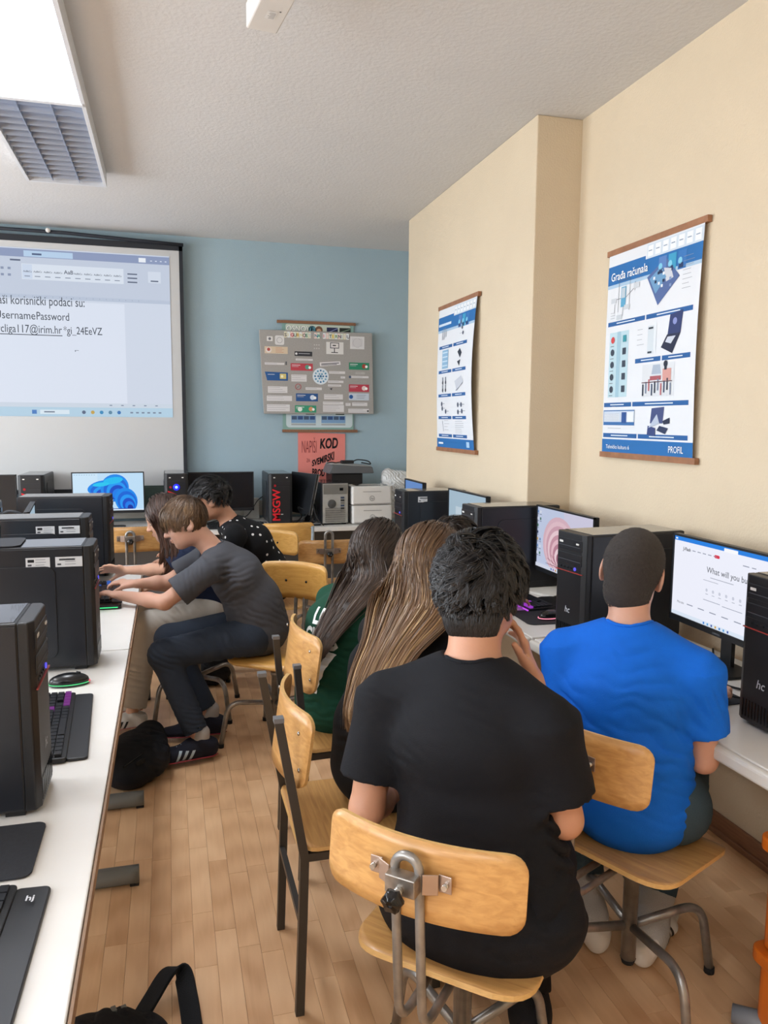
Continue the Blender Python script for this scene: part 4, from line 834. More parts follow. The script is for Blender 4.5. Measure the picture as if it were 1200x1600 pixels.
# ------------------------------------------------------------------ chairs (local: sitter looks along +y, origin on the floor under the seat centre)
def seat_fn(z,w,d,dish=.012,roll=.03):
    def f(u,v):
        e=v/(d/2)
        zz=z-dish*math.cos(min(abs(u)/(w/2),1)*PI/2)*math.cos(min(abs(e),1)*PI/2)
        if e>.55: zz-=roll*((e-.55)/.45)**2
        if e<-.7: zz+=.010*((-e-.7)/.3)**2
        return (u,v,zz)
    return f
def bolts(t,pts,n=(0,-1,0),r=.006,m=CHROME):
    for p in pts:
        MB().ell(p,(r,.004,r),n=8,k=5).build('bolt',m,t)
def swivel_chair(label,loc,rz,legs=0,backz=.74,backtilt=-.12,seatz=.46,bw=.40,bh=.165,up=0,group='swivel wooden chairs',back_y=-.25,knob=True,sw=.40,sd=.38,ply=None,back=True):
    ply=ply or PLY
    t=thing('swivel_chair',label,'chair',loc,rz,group)
    mb=MB(); mb.shell(seat_fn(seatz,sw,sd),sw,sd,.09,.011,N=22,M=12,me=1); mb.build('seat',[ply,PLYE],t)
    MB().lathe([(.021,.10),(.021,.34),(.025,.34),(.025,.36)],n=16).build('column_sleeve',STEEL,t)
    MB().lathe([(.016,.34),(.016,seatz-.03),(.07,seatz-.025),(.07,seatz-.018)],n=16).build('column',DSTEEL,t)
    MB().lathe([(0,.085),(.017,.085),(.022,.10)],n=12).build('column_cap',RUBBER,t)
    for k in range(4):
        a=legs-rz+k*PI/2; c,s_=math.cos(a),math.sin(a)
        pts=fillet([(c*.02,s_*.02,.20),(c*.235,s_*.235,.225),(c*.275,s_*.275,.012)],.07,7)
        MB().tube(pts,.0125,10).build('leg',STEEL,t)
        MB().tube([(c*.275,s_*.275,.0),(c*.275,s_*.275,.018)],.015,10).build('leg_tip',RUBBER,t)
    if not back: return t
    # U shaped back rod
    zt_=backz+up+.030; y0=back_y+.0; R_=.025
    loop=[(R_*math.cos(a),y0-.035*1,zt_+R_*math.sin(a)) for a in [PI*i/10 for i in range(11)]]
    left=fillet([(R_,-.02,seatz-.035),(R_,y0-.01,seatz-.045),(R_,y0-.035,zt_)],.06,6)
    right=[Vector((-p.x,p.y,p.z)) for p in left][::-1]
    MB().tube(left[:-1]+loop+right[1:],.0095,10).build('back_rod',STEEL if knob else DSTEEL,t)
    yb=y0+.012
    Rt=rotm(backtilt)
    def fn(u,v):
        p=Rt@Vector((u,.055*(1-(u/(bw/2))**2)*-1+.05,v+ .012*(u/(bw/2))**2*0)); return (p.x,p.y+yb-.02,p.z+backz)
    mb=MB(); mb.shell(fn,bw,bh,.035,.010,N=26,M=6,me=1); b=mb.build('backrest',[ply,PLYE],t)
    if knob:
        MB().box((0,y0-.052,backz+.010),(.062,.030,.036)).build('clamp',mat('zinc_plate','#9c958e',.35,metal=.8,noise=.3,nscale=40),t,bevel=.002)
        for sx in (-1,1):
            m_=MB(); m_.box((sx*.048,y0-.035,backz+.010),(.030,.003,.040),R=rotm(0,0,sx*.45)).box((sx*.072,y0-.020,backz+.010),(.026,.003,.034)); m_.build('bracket',mat('zinc_bracket','#b3a196',.35,metal=.8),t,bevel=.001)
            MB().tube([(sx*.075,y0-.014,backz+.010),(sx*.075,y0-.034,backz+.010)],.006,8).build('bolt',CHROME,t)
        mb=MB(); mb.tube([(0,y0-.06,backz+.005),(0,y0-.082,backz+.002)],.009,10); mb.build('screw',CHROME,t)
        mb=MB(); n=18; prof=[(.006,0),(.017,.002),(.020,.010),(.018,.022),(.006,.026)]
        vs=[];fs=[]
        for (r,z) in prof:
            for j in range(n): a=2*PI*j/n; rr=r*(1+.13*math.cos(6*a)); vs.append((rr*math.cos(a),-z,rr*math.sin(a)))
        for i in range(len(prof)-1):
            for j in range(n): fs.append((i*n+j,(i+1)*n+j,(i+1)*n+(j+1)%n,i*n+(j+1)%n))
        fs.append(tuple(range((len(prof)-1)*n,len(prof)*n))); mb.add(vs,fs,0,True,T=(0,y0-.082,backz-.002)); mb.build('knob',mat('knob_black','#0d0d0f',.2),t)
    return t
def frame_chair(label,loc,rz,seatz=.46,group='four-legged wooden chairs',steel=None,ply=None,top=.84,lean=.06,post=0):
    steel=steel or DSTEEL; ply=ply or PLY
    t=thing('school_chair',label,'chair',loc,rz,group); W=.185; D=.18
    mb=MB(); mb.shell(seat_fn(seatz+.008,.385,.40,.008,.025),.385,.40,.05,.011,N=20,M=12,me=1); mb.build('seat',[ply,PLYE],t)
    for sx in (-1,1):
        x=sx*W
        MB().tube([(x,-D-.02,0.0),(x,-D-.01,.28),(x,-D-.005,seatz-.01),(x,-D-lean*(1+post*2),top+post)],.0115,4,sq=True).build('rear_leg',steel,t)
        MB().tube([(x*.97,D+.01,0.0),(x*.97,D-.01,seatz-.012)],.0115,4,sq=True).build('front_leg',steel,t)
        MB().box((x*.985,0,seatz-.012),(.02,2*D,.022)).build('side_rail',steel,t)
        MB().box((x,-D-lean*(1+post*2),top+post+.004),(.026,.026,.012)).build('post_cap',mat('cap','#6a6c70',.4),t)
    MB().box((0,D-.01,seatz-.012),(2*W,.02,.022)).build('front_rail',steel,t)
    MB().box((0,-D,seatz-.012),(2*W,.02,.022)).build('rear_rail',steel,t)
    MB().box((0,-D-.014,.27),(2*W,.016,.018)).build('stretcher',steel,t)
    Rt=rotm(-.14)
    def fn(u,v):
        p=Rt@Vector((u,-.055*(1-(u/.2)**2)+.055-.01,v)); return (p.x,p.y-D-lean+.035,p.z+top-.09)
    mb=MB(); mb.shell(fn,.40,.20,.035,.010,N=26,M=6,me=1); mb.build('backrest',[ply,PLYE],t)
    bolts(t,[(sx*(W-.002),-D-lean+.052,top-.09+dz) for sx in (-1,1) for dz in (.05,-.05)])
    return t
def sled_chair(label,loc,rz,ply=None,seatz=.45,top=.86):
    """grey steel frame chair with floor runners"""
    t=thing('sled_chair',label,'chair',loc,rz,'grey framed wooden chairs'); ply=ply or PLY2; W=.17
    g=mat('grey_blue_steel','#8e999f',.4,metal=.3)
    mb=MB(); mb.shell(seat_fn(seatz+.012,.38,.39,.010,.025),.38,.39,.05,.011,N=18,M=10,me=1); mb.build('seat',[ply,PLYE],t)
    for sx in (-1,1):
        x=sx*W
        MB().tube([(x,-.20,.018),(x,.20,.018)],.017,10).build('runner',g,t)
        MB().tube(fillet([(x,.13,.02),(x,.04,.30),(x,-.02,seatz-.02)],.05,5),.015,10).build('leg',g,t)
        MB().tube(fillet([(x,.15,seatz-.015),(x,-.18,seatz-.015),(x,-.235,top-.02)],.05,6),.011,10).build('back_post',g,t)
    MB().box((0,-.02,seatz-.025),(2*W,.03,.02)).build('crossbar',g,t)
    Rt=rotm(-.12)
    def fn(u,v):
        p=Rt@Vector((u,-.05*(1-(u/.2)**2)+.05,v)); return (p.x,p.y-.215,p.z+top-.08)
    mb=MB(); mb.shell(fn,.38,.17,.03,.010,N=22,M=6,me=1); mb.build('backrest',[ply,PLYE],t)
    bolts(t,[(sx*.165,-.19+.0,top-.08+dz) for sx in (-1,1) for dz in (.04,-.04)],m=CHROME)
    return t
swivel_chair('wooden swivel chair under the boy in the black shirt, black knob on its back',(.620,1.530,0),-.75,legs=.3,backz=.735,seatz=.462,bw=.42,bh=.150,back_y=-.27,sw=.41)
swivel_chair('wooden swivel chair under the boy in the blue shirt',(1.215,1.77,0),-1.15,legs=0,backz=.78,seatz=.46,back_y=-.30,bh=.155)
b=swivel_chair('bright wooden swivel chair turned sideways under the boy in the charcoal shirt',(.485,3.745,0),2.50,legs=1.65,seatz=.46,backz=.77,bw=.38,bh=.20,knob=True,ply=PLY2,back_y=-.24)
swivel_chair('wooden swivel chair under the long-haired girl in pale trousers',(.12,4.25,0),PI/2,legs=.6,backz=.70,seatz=.46,back_y=-.27)
frame_chair('wooden chair with square dark steel posts under the girl in jeans',(.505,2.105,0),-PI/2,top=.83,lean=.07)
frame_chair('wooden chair with dark steel legs under the girl in the green shirt',(.60,2.72,0),-PI/2+.06,top=.86,lean=.04,post=-.09)
# empty chairs towards the back desk
sled_chair('wooden chair with grey-blue frame pushed against the back desk, farthest row',(.80,5.62,0),PI-PI+0,top=.87)
a=swivel_chair('empty wooden chair with two dark bolt holes, behind the polka dot shirt',(.565,4.95,0),2.84,legs=.2,backz=.78,seatz=.46,knob=False,ply=PLY2,back_y=-.24)
c=swivel_chair('empty wooden chair with tall looped rod, by the corner of the pier desk',(1.05,5.42,0),-.05,legs=.4,backz=.70,seatz=.44,up=.09,knob=True,back_y=-.25)
d=swivel_chair('empty wooden chair with looped rod in front of the petal monitor',(-.27,5.55,0),.05,legs=.4,backz=.81,seatz=.45,knob=True,back_y=-.25,bw=.44)
for q,bz in ((a,.78),(b,.77)):
    for sx in (-1,1):
        MB().ell((sx*.058,-.222,bz),(.007,.004,.007),n=8,k=5).build('bolt',GLOSS,q)
# ------------------------------------------------------------------ person library: signed distance fields -> one continuous surface
def vnoise(P,seed=0):
    """cheap smooth 3-D noise (sum of warped sines), P (...,3)"""
    r=np.random.default_rng(seed); o=0
    for i in range(5):
        k=r.normal(size=3); k/=np.linalg.norm(k); o=o+np.sin(P@(k*(1.0+.5*i)).astype(np.float32)*6.28+r.uniform(0,6.28)+ (0 if i<2 else .8*o))
    return o/3.
class SDF:
    def __init__(s,h=.005): s.h=h; s.p=[]; s.folds=[]
    def cone(s,a,b,ra,rb,side=None,k=.02,flat=False,op='add'):
        ra=(ra,ra) if np.isscalar(ra) else ra; rb=(rb,rb) if np.isscalar(rb) else rb
        s.p.append(('c',np.array(a,float),np.array(b,float),ra,rb,None if side is None else np.array(side,float),k,flat,op)); return s
    def ell(s,c,r,ax=None,k=.02,op='add'):
        s.p.append(('e',np.array(c,float),np.array(r,float),np.eye(3) if ax is None else np.array(ax,float),k,op)); return s
    def half(s,pt,n,rad=.2):
        """cut away everything on the +n side of pt within rad"""
        s.p.append(('h',np.array(pt,float),np.array(n,float)/np.linalg.norm(n),rad)); return s
    def fold(s,c,rad,n,lam,amp,seed=0,warp=.6): s.folds.append((np.array(c,float),rad,np.array(n,float)/np.linalg.norm(n),lam,amp,seed,warp)); return s
    def mesh(s):
        h=s.h; lo=np.full(3,1e9); hi=-lo
        for p in s.p:
            if p[0]=='h' or p[-1]=='sub': continue
            if p[0]=='c':
                r=max(p[3]+p[4]); lo=np.minimum(lo,np.minimum(p[1],p[2])-r); hi=np.maximum(hi,np.maximum(p[1],p[2])+r)
            else: lo=np.minimum(lo,p[1]-p[2].max()); hi=np.maximum(hi,p[1]+p[2].max())
        lo-=.02+2*h; hi+=.02+2*h; n=np.ceil((hi-lo)/h).astype(int)+1
        D=np.full(n,.15,np.float32); ax=[(lo[i]+h*np.arange(n[i])).astype(np.float32) for i in range(3)]
        late=[p for p in s.p if (p[0]=='h' or p[-1]=='sub')] if s.folds else []
        early=[p for p in s.p if not (p[0]=='h' or p[-1]=='sub')] if s.folds else s.p
        for p in early+['F']+late:
            if isinstance(p,str):
                s.dofolds(D,ax); continue
            if p[0]=='c': r=max(p[3]+p[4]); a=np.minimum(p[1],p[2])-r; b=np.maximum(p[1],p[2])+r; k=p[6]
            elif p[0]=='e': r=p[2].max(); a=p[1]-r; b=p[1]+r; k=p[4]
            else: a=p[1]-p[3]; b=p[1]+p[3]; k=0
            m=k+2*h+.004
            i0=np.maximum(((a-m-lo)/h).astype(int),0); i1=np.minimum(((b+m-lo)/h).astype(int)+2,n)
            if (i1<=i0).any(): continue
            sl=tuple(slice(i0[i],i1[i]) for i in range(3))
            X=ax[0][sl[0]][:,None,None]; Y=ax[1][sl[1]][None,:,None]; Z=ax[2][sl[2]][None,None,:]
            if p[0]=='c':
                A,B=p[1],p[2]; ab=B-A; L2=ab@ab; L=math.sqrt(L2); w=ab/L
                sd=p[5] if p[5] is not None else np.array([.3,.9,.2]); u=sd-w*(sd@w)
                if np.linalg.norm(u)<1e-3: u=np.array([1,0,0])-w*w[0]
                u/=np.linalg.norm(u); v=np.cross(w,u)
                x=X-A[0]; y=Y-A[1]; z=Z-A[2]
                tw=x*w[0]+y*w[1]+z*w[2]; tu=x*u[0]+y*u[1]+z*u[2]; tv=x*v[0]+y*v[1]+z*v[2]
                t=np.clip(tw/L,0,1); ex=tw-t*L
                ru=p[3][0]+(p[4][0]-p[3][0])*t; rv=p[3][1]+(p[4][1]-p[3][1])*t; mr=np.minimum(ru,rv)
                if p[7]: d=np.maximum((np.sqrt((tu/ru)**2+(tv/rv)**2)-1)*mr,np.abs(tw-L/2)-L/2)
                else: d=(np.sqrt((tu/ru)**2+(tv/rv)**2+(ex/mr)**2)-1)*mr
                op=p[8]
            elif p[0]=='e':
                C,R,E=p[1],p[2],p[3]; x=X-C[0]; y=Y-C[1]; z=Z-C[2]
                q=0
                for i in range(3): q=q+((x*E[i][0]+y*E[i][1]+z*E[i][2])/R[i])**2
                q=np.sqrt(q); d=(q-1)*R.min() if R.max()/R.min()<1.6 else (q-1)*R.min(); op=p[5]
            else:
                d0=D[sl]; q=(X-p[1][0])*p[2][0]+(Y-p[1][1])*p[2][1]+(Z-p[1][2])*p[2][2]
                rr=np.sqrt((X-p[1][0])**2+(Y-p[1][1])**2+(Z-p[1][2])**2)
                D[sl]=np.where(rr<p[3],np.maximum(d0,q),d0); continue
            d=d.astype(np.float32); d0=D[sl]
            if op=='add':
                g=np.maximum(k-np.abs(d0-d),0)/k if k>0 else 0
                D[sl]=np.minimum(d0,d)-g*g*k*.25
            else:
                g=np.maximum(k-np.abs(d0+d),0)/k if k>0 else 0
                D[sl]=np.maximum(d0,-d)+g*g*k*.25
        return surface_nets(D,lo,h)
    def dofolds(s,D,ax):
        if s.folds:
            idx=np.nonzero(np.abs(D)<.03); P=np.stack([ax[i][idx[i]] for i in range(3)],1)
            o=np.zeros(len(P),np.float32)
            for (c,rad,nn,lam,amp,seed,warp) in s.folds:
                q=P-c; rr=(q**2).sum(1)/(rad*rad); wgt=np.exp(-rr*1.6)
                ph=(q@nn)/lam*6.28+warp*2.2*vnoise(P/ .30,seed)
                f=np.sin(ph); f=1-np.abs(f)**.8*1.6
                o+=(1.8*wgt*amp*f*(.6+.4*vnoise(P/.30,seed+3))).astype(np.float32)
            D[idx]+=o
def surface_nets(D,lo,h):
    S_=D<0; n=D.shape
    c=np.zeros(tuple(x-1 for x in n),np.int8)
    for i in (0,1):
        for j in (0,1):
            for k in (0,1): c+=S_[i:n[0]-1+i,j:n[1]-1+j,k:n[2]-1+k]
    act=(c>0)&(c<8); idx=np.argwhere(act); N=len(idx)
    vid=np.full(act.shape,-1,np.int32); vid[act]=np.arange(N)
    acc=np.zeros((N,3)); cnt=np.zeros(N)
    cor=[(i,j,k) for i in (0,1) for j in (0,1) for k in (0,1)]
    vals={o:D[idx[:,0]+o[0],idx[:,1]+o[1],idx[:,2]+o[2]] for o in cor}
    for a in cor:
        for d in range(3):
            if a[d]==0:
                b=list(a); b[d]=1; b=tuple(b); va,vb=vals[a],vals[b]; m=(va<0)!=(vb<0)
                t=np.where(m,va/np.where(m,va-vb,1),0); p=np.zeros((N,3)); p[:]=a; p[:,d]+=t
                acc[m]+=p[m]; cnt[m]+=1
    V=(idx+acc/cnt[:,None])*h+lo
    F=[]
    for d in range(3):
        a,b=(d+1)%3,(d+2)%3; s0=[slice(None)]*3; s1=[slice(None)]*3
        s0[d]=slice(0,n[d]-1); s1[d]=slice(1,n[d]); A=S_[tuple(s0)]; B=S_[tuple(s1)]
        ed=np.argwhere(A!=B); ed=ed[(ed[:,a]>0)&(ed[:,b]>0)&(ed[:,a]<n[a]-1)&(ed[:,b]<n[b]-1)]
        q=[]
        for (da,db) in ((-1,-1),(0,-1),(0,0),(-1,0)):
            e=ed.copy(); e[:,a]+=da; e[:,b]+=db; q.append(vid[e[:,0],e[:,1],e[:,2]])
        q=np.stack(q,1); flip=~A[ed[:,0],ed[:,1],ed[:,2]]; q[flip]=q[flip][:,::-1]; F.append(q)
    F=np.concatenate(F); F=F[(F>=0).all(1)]
    # one light smoothing pass
    for _ in range(2):
        sm=np.zeros_like(V); ct=np.zeros(len(V))
        for i in range(4):
            a_,b_=F[:,i],F[:,(i+1)%4]
            for j in range(3): sm[:,j]+=np.bincount(a_,V[b_,j],len(V))+np.bincount(b_,V[a_,j],len(V))
            ct+=np.bincount(a_,minlength=len(V))+np.bincount(b_,minlength=len(V))
        V=V*.5+.5*sm/np.maximum(ct,1)[:,None]
    return V,F
def np_mesh(name,V,F,mats):
    me=bpy.data.meshes.new(name); k=F.shape[1]
    me.vertices.add(len(V)); me.vertices.foreach_set('co',np.asarray(V,np.float32).ravel())
    me.loops.add(F.size); me.loops.foreach_set('vertex_index',F.astype(np.int32).ravel())
    me.polygons.add(len(F)); me.polygons.foreach_set('loop_start',np.arange(0,F.size,k,dtype=np.int32)); 
    me.polygons.foreach_set('use_smooth',np.ones(len(F),bool))
    for m in (mats if isinstance(mats,(list,tuple)) else [mats]): me.materials.append(m)
    me.update(calc_edges=True); me.validate(); return me
def sdf_part(name,sd,m,parent,label=None,keep=None):
    V,F=sd.mesh()
    o=link(bpy.data.objects.new(name,np_mesh(name,V-np.array(parent.location),F,m))); o.parent=parent
    if label: o['label']=label
    o_V[o.name]=(V,F); return o
o_V={}
def decal(name,polys,target,O,u,v,mats,parent,off=.0018,cell=.012,label=None):
    """polys: list of (verts2d, faces, mat index); projected along -n onto target surface"""
    V,F=o_V[target.name]; bv=BVHTree.FromPolygons([tuple(x) for x in V],[tuple(int(i) for i in f) for f in F])
    u=Vector(u).normalized(); v=Vector(v); v=(v-u*v.dot(u)).normalized(); n=u.cross(v); O=Vector(O)
    bm=bmesh.new(); mi=[]
    for vs,fs,k in polys:
        bvs=[bm.verts.new((a,b,0)) for a,b in vs]
        for f in fs:
            try: q=bm.faces.new([bvs[i] for i in f]); q.material_index=k
            except ValueError: pass
    for _ in range(4):
        ed=[e for e in bm.edges if e.calc_length()>cell]
        if not ed: break
        bmesh.ops.subdivide_edges(bm,edges=ed,cuts=1); bmesh.ops.triangulate(bm,faces=[f for f in bm.faces if len(f.verts)>3])
    bad=[]; L=Vector(parent.location)
    for q in bm.verts:
        p=O+u*q.co.x+v*q.co.y; hit=bv.ray_cast(p+n*.25,-n,.5)
        if hit[0] is None: bad.append(q); q.co=p-L
        else:
            nn=hit[1] if hit[1].dot(n)>0 else -hit[1]; q.co=hit[0]+nn*off-L
    bmesh.ops.delete(bm,geom=bad,context='VERTS')
    me=bpy.data.meshes.new(name); bm.to_mesh(me); bm.free()
    for m in mats: me.materials.append(m)
    o=link(bpy.data.objects.new(name,me)); o.parent=parent
    if label: o['label']=label
    return o
A_=np.array
def nrm(v): v=np.array(v,float); return v/np.linalg.norm(v)
def frame(f,u):
    f=nrm(f); u=np.array(u,float); u=nrm(u-f*(u@f)); return f,np.cross(u,f),u   # forward, left, up
SKIN={}
def skin(name,c,red='#b4604a'):
    if name in _M: return _M[name]
    m=mat(name,c,.5,noise=.08,nscale=9,bump=.08,bscale=500); b=m.node_tree.nodes['Principled BSDF']
    b.inputs['Subsurface Weight'].default_value=.15; b.inputs['Subsurface Radius'].default_value=(.01,.004,.002); b.inputs['Subsurface Scale'].default_value=.6
    return m
def add_head(sd,c,f,u,s=1.0,nose=1.0):
    f,l,u=frame(f,u); E=np.stack([f,l,u]); P=lambda x,y,z: c+s*(f*x+l*y+u*z)
    R=lambda *r: A_(r)*s
    sd.ell(P(-.010,0,.030),R(.098,.077,.094),E,k=.01)
    sd.ell(P(.030,0,-.030),R(.062,.060,.082),E,k=.03)
    sd.ell(P(.045,0,.045),R(.050,.060,.055),E,k=.03)
    sd.ell(P(.062,0,-.092),R(.024,.026,.020),E,k=.025)
    for y in (-1,1):
        sd.ell(P(.020,y*.042,-.065),R(.045,.016,.022),E,k=.03)
        sd.ell(P(.058,y*.038,-.022),R(.026,.020,.020),E,k=.02)
        sd.ell(P(.084,y*.024,.026),R(.012,.024,.010),E,k=.015)
        sd.ell(P(.098,y*.031,.006),R(.014,.016,.011),E,k=.012,op='sub')
        sd.ell(P(.080,y*.031,.005),R(.0125,.0135,.0115),E,k=.004)
        # ear
        a=E@np.eye(3); tl=nrm(u*1+f*-.25); ef,el,eu=frame(f+tl*0,tl)
        ex=np.stack([nrm(f+l*y*-.35),nrm(l*y+f*.35),tl])
        sd.ell(P(-.012,y*.080,.000),R(.019,.007,.033),ex,k=.008)
        sd.ell(P(-.006,y*.087,.002),R(.010,.006,.018),ex,k=.005,op='sub')
        sd.ell(P(-.002,y*.076,-.022),R(.012,.008,.012),ex,k=.008)
        sd.ell(P(.100,y*.011,-.028),R(.010,.007,.007),E,k=.008)
    sd.cone(P(.088,0,.014),P(.112*nose,0,-.024),.007*s,.010*s,k=.012)
    sd.ell(P(.090,0,-.052),R(.013,.022,.0055),E,k=.006)
    sd.ell(P(.088,0,-.064),R(.013,.019,.0065),E,k=.006)
    sd.ell(P(.102,0,-.058),R(.010,.022,.0012),E,k=.003,op='sub')
    return E,P
def add_hand(sd,wr,d,n,side,curl=.5,s=1.0,spread=.12,thumb=(.55,.5),curls=None):
    """wr wrist, d direction of the palm, n palm normal (palm faces +n), side=+1: thumb on the cross(d,n) side"""
    d,x_,n=nrm(d),None,A_(n,float); n=nrm(n-d*(n@d)); t=np.cross(d,n)*side
    Lp=.085*s
    sd.cone(wr-d*.01,wr+d*.03*s,(.024*s,.018*s),(.034*s,.014*s),side=t,k=.012)
    sd.cone(wr+d*.02*s,wr+d*Lp,(.033*s,.014*s),(.036*s,.012*s),side=t,k=.012)
    fl=[.068,.077,.072,.056]; off=[.027,.009,-.009,-.026]
    for i in range(4):
        c=curls[i] if curls else curl*(1+.12*i)
        b=wr+d*(Lp-(.004 if i in (0,2) else .0 if i==1 else .012))*1.0+t*off[i]*s
        dd=nrm(d+t*spread*(1.5-i)/1.5); L=fl[i]*s; r0=.0088*s
        a0=c*.5; p0=b; seg=[L*.45,L*.31,L*.24]; ang=a0
        for j in range(3):
            q=p0+(dd*math.cos(ang)+n*math.sin(ang))*seg[j]
            sd.cone(p0,q,r0*(1-.10*j),r0*(1-.10*(j+1)),k=.005 if j else .008); p0=q; ang+=c*.8
    tb=wr+d*.022*s+t*.024*s; t1=nrm(d*math.cos(thumb[0])+t*math.sin(thumb[0])+n*.35)
    p1=tb+t1*.042*s; t2=nrm(t1+n*thumb[1]*.5+d*.15); p2=p1+t2*.030*s; p3=p2+nrm(t2+n*.1)*.024*s
    sd.cone(tb-d*.01,p1,.015*s,.011*s,k=.012); sd.cone(p1,p2,.0105*s,.0098*s,k=.005); sd.cone(p2,p3,.0098*s,.0082*s,k=.004)
def add_torso(sd,J,side,g,belly=0):
    """J: pelvis, waist, chest, neck base; g = growth over the body"""
    pe,wa,ch,ne=[A_(J[k],float) for k in ('pelvis','waist','chest','neck')]; S_=J['S']; up=nrm(ne-ch)
    sd.cone(pe,wa,((.148)*S_+g,(.108)*S_+g),(.128*S_+g+belly,.096*S_+g+belly),side=side,k=.04)
    sd.cone(wa,ch,(.128*S_+g+belly,.096*S_+g+belly),(.150*S_+g,.105*S_+g),side=side,k=.05)
    sd.cone(ch,ch+(ne-ch)*.62,(.150*S_+g,.105*S_+g),(.105*S_+g,.075*S_+g),side=side,k=.05)
def smooth_k(x): return x
# ------------------------------------------------------------------ hair
def hair_mat(name,root,tip,hi,hiw=.0,rough=.42):
    if name in _M: return _M[name]
    m=bpy.data.materials.new(name); m.use_nodes=True; _M[name]=m; n=m.node_tree.nodes; l=m.node_tree.links; b=n['Principled BSDF']
    at=n.new('ShaderNodeAttribute'); at.attribute_name='strand'; sp=n.new('ShaderNodeSeparateColor'); l.new(at.outputs['Color'],sp.inputs[0])
    r=n.new('ShaderNodeValToRGB'); r.color_ramp.elements[0].color=hexc(root); r.color_ramp.elements[1].color=hexc(tip); l.new(sp.outputs[1],r.inputs[0])
    mx=n.new('ShaderNodeMix'); mx.data_type='RGBA'; mx.inputs['B'].default_value=hexc(hi)
    th=n.new('ShaderNodeMapRange'); th.inputs['From Min'].default_value=1-hiw; th.inputs['From Max'].default_value=1.0001; th.inputs['To Max'].default_value=.9 if hiw else 0
    l.new(sp.outputs[0],th.inputs[0]); 
    mu=n.new('ShaderNodeMath'); mu.operation='MULTIPLY'; l.new(th.outputs[0],mu.inputs[0]); 
    s2=n.new('ShaderNodeMapRange'); s2.inputs['From Min'].default_value=.1; s2.inputs['From Max'].default_value=.6; l.new(sp.outputs[1],s2.inputs[0]); l.new(s2.outputs[0],mu.inputs[1])
    l.new(mu.outputs[0],mx.inputs['Factor']); l.new(r.outputs[0],mx.inputs['A'])
    hv=n.new('ShaderNodeHueSaturation'); v=n.new('ShaderNodeMapRange'); v.inputs['To Min'].default_value=.65; v.inputs['To Max'].default_value=1.35; l.new(sp.outputs[2],v.inputs[0]); l.new(v.outputs[0],hv.inputs['Value'])
    l.new(mx.outputs['Result'],hv.inputs['Color']); l.new(hv.outputs[0],b.inputs['Base Color'])
    b.inputs['Roughness'].default_value=rough; b.inputs['Specular IOR Level'].default_value=.45; b.inputs['Anisotropic'].default_value=.5
    return m
def strands(name,P,width,m,parent,center,seed=0,label=None,C=None):
    """P (N,K,3) world paths -> one ribbon mesh"""
    r=np.random.default_rng(seed); N,K,_=P.shape
    T=np.gradient(P,axis=1); T/=np.linalg.norm(T,axis=2,keepdims=True)+1e-9
    out=P-(A_(center) if C is None else C); out/=np.linalg.norm(out,axis=2,keepdims=True)+1e-9
    out=out+r.normal(0,.35,(N,1,3)); Sd=np.cross(T,out); Sd/=np.linalg.norm(Sd,axis=2,keepdims=True)+1e-9
    t=np.linspace(0,1,K)[None,:,None]; w=width*(1-.75*t**3)*r.uniform(.7,1.3,(N,1,1))
    V=np.stack([P-Sd*w/2,P+Sd*w/2],2).reshape(N*K*2,3)
    b=(np.arange(N)*K*2)[:,None]+(np.arange(K-1)*2)[None,:]
    F=np.stack([b,b+1,b+3,b+2],2).reshape(-1,4)
    me=np_mesh(name,V-A_(parent.location),F,m)
    a=me.attributes.new('strand','FLOAT_COLOR','POINT'); c=np.ones((N,K,2,4),np.float32)
    c[...,0]=r.uniform(0,1,(N,1,1)); c[...,1]=t; c[...,2]=r.uniform(0,1,(N,1,1))
    if hasattr(strands,'cl') and strands.cl is not None: c[...,0]=(.65*strands.cl+.35*c[:,0,0,0])[:,None,None]
    a.data.foreach_set('color',c.ravel())
    o=link(bpy.data.objects.new(name,me)); o.parent=parent; o['kind']='stuff'
    if label: o['label']=label
    return o
SKC=A_([-.010,0,.030]); SKR=A_([.100,.079,.096])
def scalp(n,mask,r):
    d=r.normal(size=(n*4,3)); d/=np.linalg.norm(d,axis=1,keepdims=True); d=d[mask(d)]; return d[:n]
